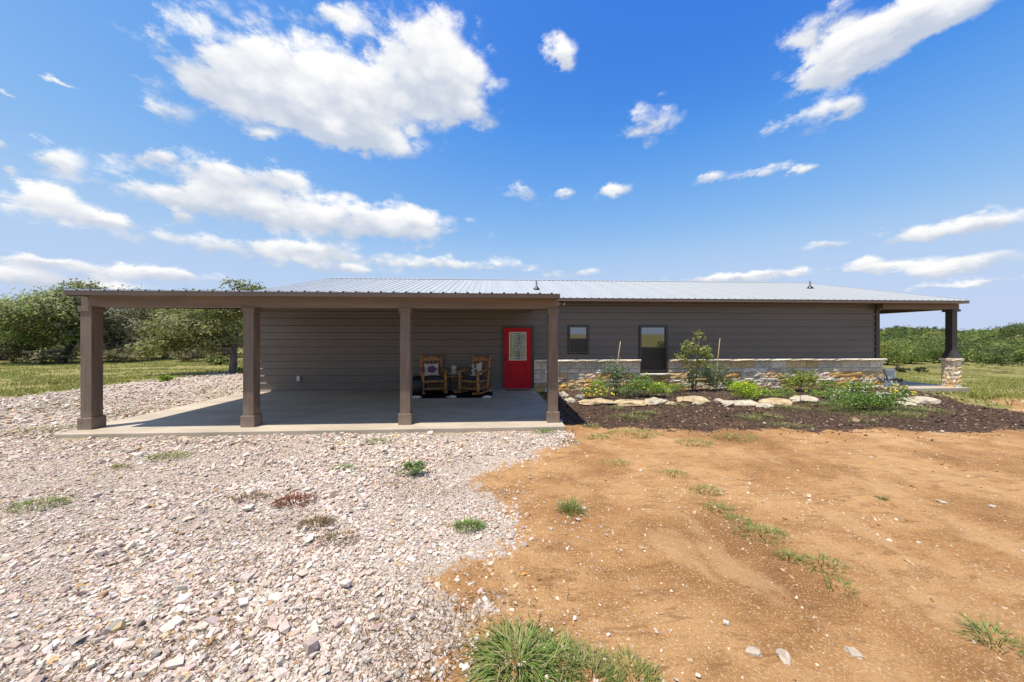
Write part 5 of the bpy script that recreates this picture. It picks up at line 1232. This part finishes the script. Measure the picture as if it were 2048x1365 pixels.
# lawn grass (stuff)
def lawn(name, X, Y, hh, wd, label, cols):
    n = len(X); a = RNG.uniform(0, 2*math.pi, n); h = hh*RNG.uniform(.5, 1.3, n); ln = RNG.normal(0, .45, (n, 2))*h[:, None]
    Z = terrain(X, Y)-.01; w = wd*RNG.uniform(.6, 1.4, n)
    V = np.stack([np.stack([X-np.cos(a)*w, Y-np.sin(a)*w, Z], -1), np.stack([X+np.cos(a)*w, Y+np.sin(a)*w, Z], -1), np.stack([X+ln[:,0], Y+ln[:,1], Z+h], -1)], 1)
    tone = fbm(X*.35, Y*.35, 3)[:, None]; c = palette(cols, [1]*len(cols), n, .15)*(.7+.6*tone)
    tag(mk(name, V.reshape(-1, 3), np.arange(n*3).reshape(-1, 3), M['grass'], col=np.repeat(np.clip(c, .01, .9), 3, axis=0)), label, 'grass', kind='stuff')
LAWN = [(.26,.28,.060),(.32,.32,.085),(.21,.25,.045),(.42,.36,.14),(.35,.33,.09)]
def lawns():
    n = 90000; azm = R(3.4)+RNG.uniform(R(-58), R(-22), n); r = 14 + 40*RNG.random(n)**1.3; X, Y = r*np.sin(azm), r*np.cos(azm)
    bare = fbm(X*.45+7, Y*.8, 4)
    ok = (poly_sd(X, Y, GRAVEL) > -.1+RNG.normal(0,.25,n)) & (RNG.random(n) < 1-.9*sstep(bare, .50, .60)); lawn('lawn_grass', X[ok], Y[ok], .10, .022, 'tufted green and straw grass left of the house', LAWN)
    n = 90000; azm = R(3.4)+RNG.uniform(R(40), R(60), n); r = 15 + 60*RNG.random(n)**1.4; X, Y = r*np.sin(azm), r*np.cos(azm)
    bare = fbm(X*.30+3, Y*.6, 4)
    ok = (poly_sd(X, Y, MULCH) > .1+RNG.normal(0,.2,n)) & (poly_sd(X, Y, DIRT) > RNG.normal(0,.3,n)) & ~((X < PX1+.05) & (Y > 10.75)) & (RNG.random(n) < 1-.9*sstep(bare, .50, .60))
    lawn('field_grass', X[ok], Y[ok], .11, .020, 'short dry green grass of the right field', LAWN)
lawns()
def litter():
    Xs, Ys = [], []
    for (px, py, L_, W_, ang, n) in [(400,1085,.55,.10,.55,700),(470,1140,.45,.10,.6,600),(345,1275,.35,.16,.3,800),(300,1330,.30,.14,.5,600),(650,1055,.2,.12,.2,250),(480,1195,.3,.1,.5,350),(580,1230,.35,.2,.4,600),(760,1260,.3,.25,.2,600),(880,1300,.3,.2,.5,600),(200,1075,.3,.06,.2,250),(60,1310,.2,.15,.2,400),(500,1000,.25,.08,.4,250),(775,970,.35,.12,.1,450),(880,985,.4,.12,.2,450),(930,1215,.35,.2,.3,400)]:
        p = at_z(px, py); u = RNG.normal(0, L_, n); v = RNG.normal(0, W_, n); Xs.append(p.x+u*math.cos(ang)-v*math.sin(ang)); Ys.append(p.y+u*math.sin(ang)+v*math.cos(ang))
    X, Y = np.concatenate(Xs), np.concatenate(Ys); n = len(X); a = RNG.uniform(0, 2*math.pi, n); l = RNG.uniform(.008, .03, n); w = RNG.uniform(.0012, .004, n)
    Z = terrain(X, Y) + RNG.uniform(.006, .022, n); t = np.stack([np.cos(a), np.sin(a), RNG.normal(0,.25,n)], -1); b = np.stack([-np.sin(a), np.cos(a), RNG.normal(0,.25,n)], -1); P_ = np.stack([X, Y, Z], -1)
    V = np.stack([P_-t*l[:,None], P_-b*w[:,None], P_+t*l[:,None], P_+b*w[:,None]], 1).reshape(-1, 3)
    c = np.repeat(palette([(.16,.095,.045),(.24,.15,.07),(.11,.07,.035),(.33,.22,.11)], [3,3,2,1], n, .2), 4, axis=0)
    tag(mk('dry_litter', V, np.arange(n*4).reshape(-1, 4), M['chips'], col=c), 'brown dry leaf and stem litter caught between the gravel stones', 'litter', kind='stuff')
litter()
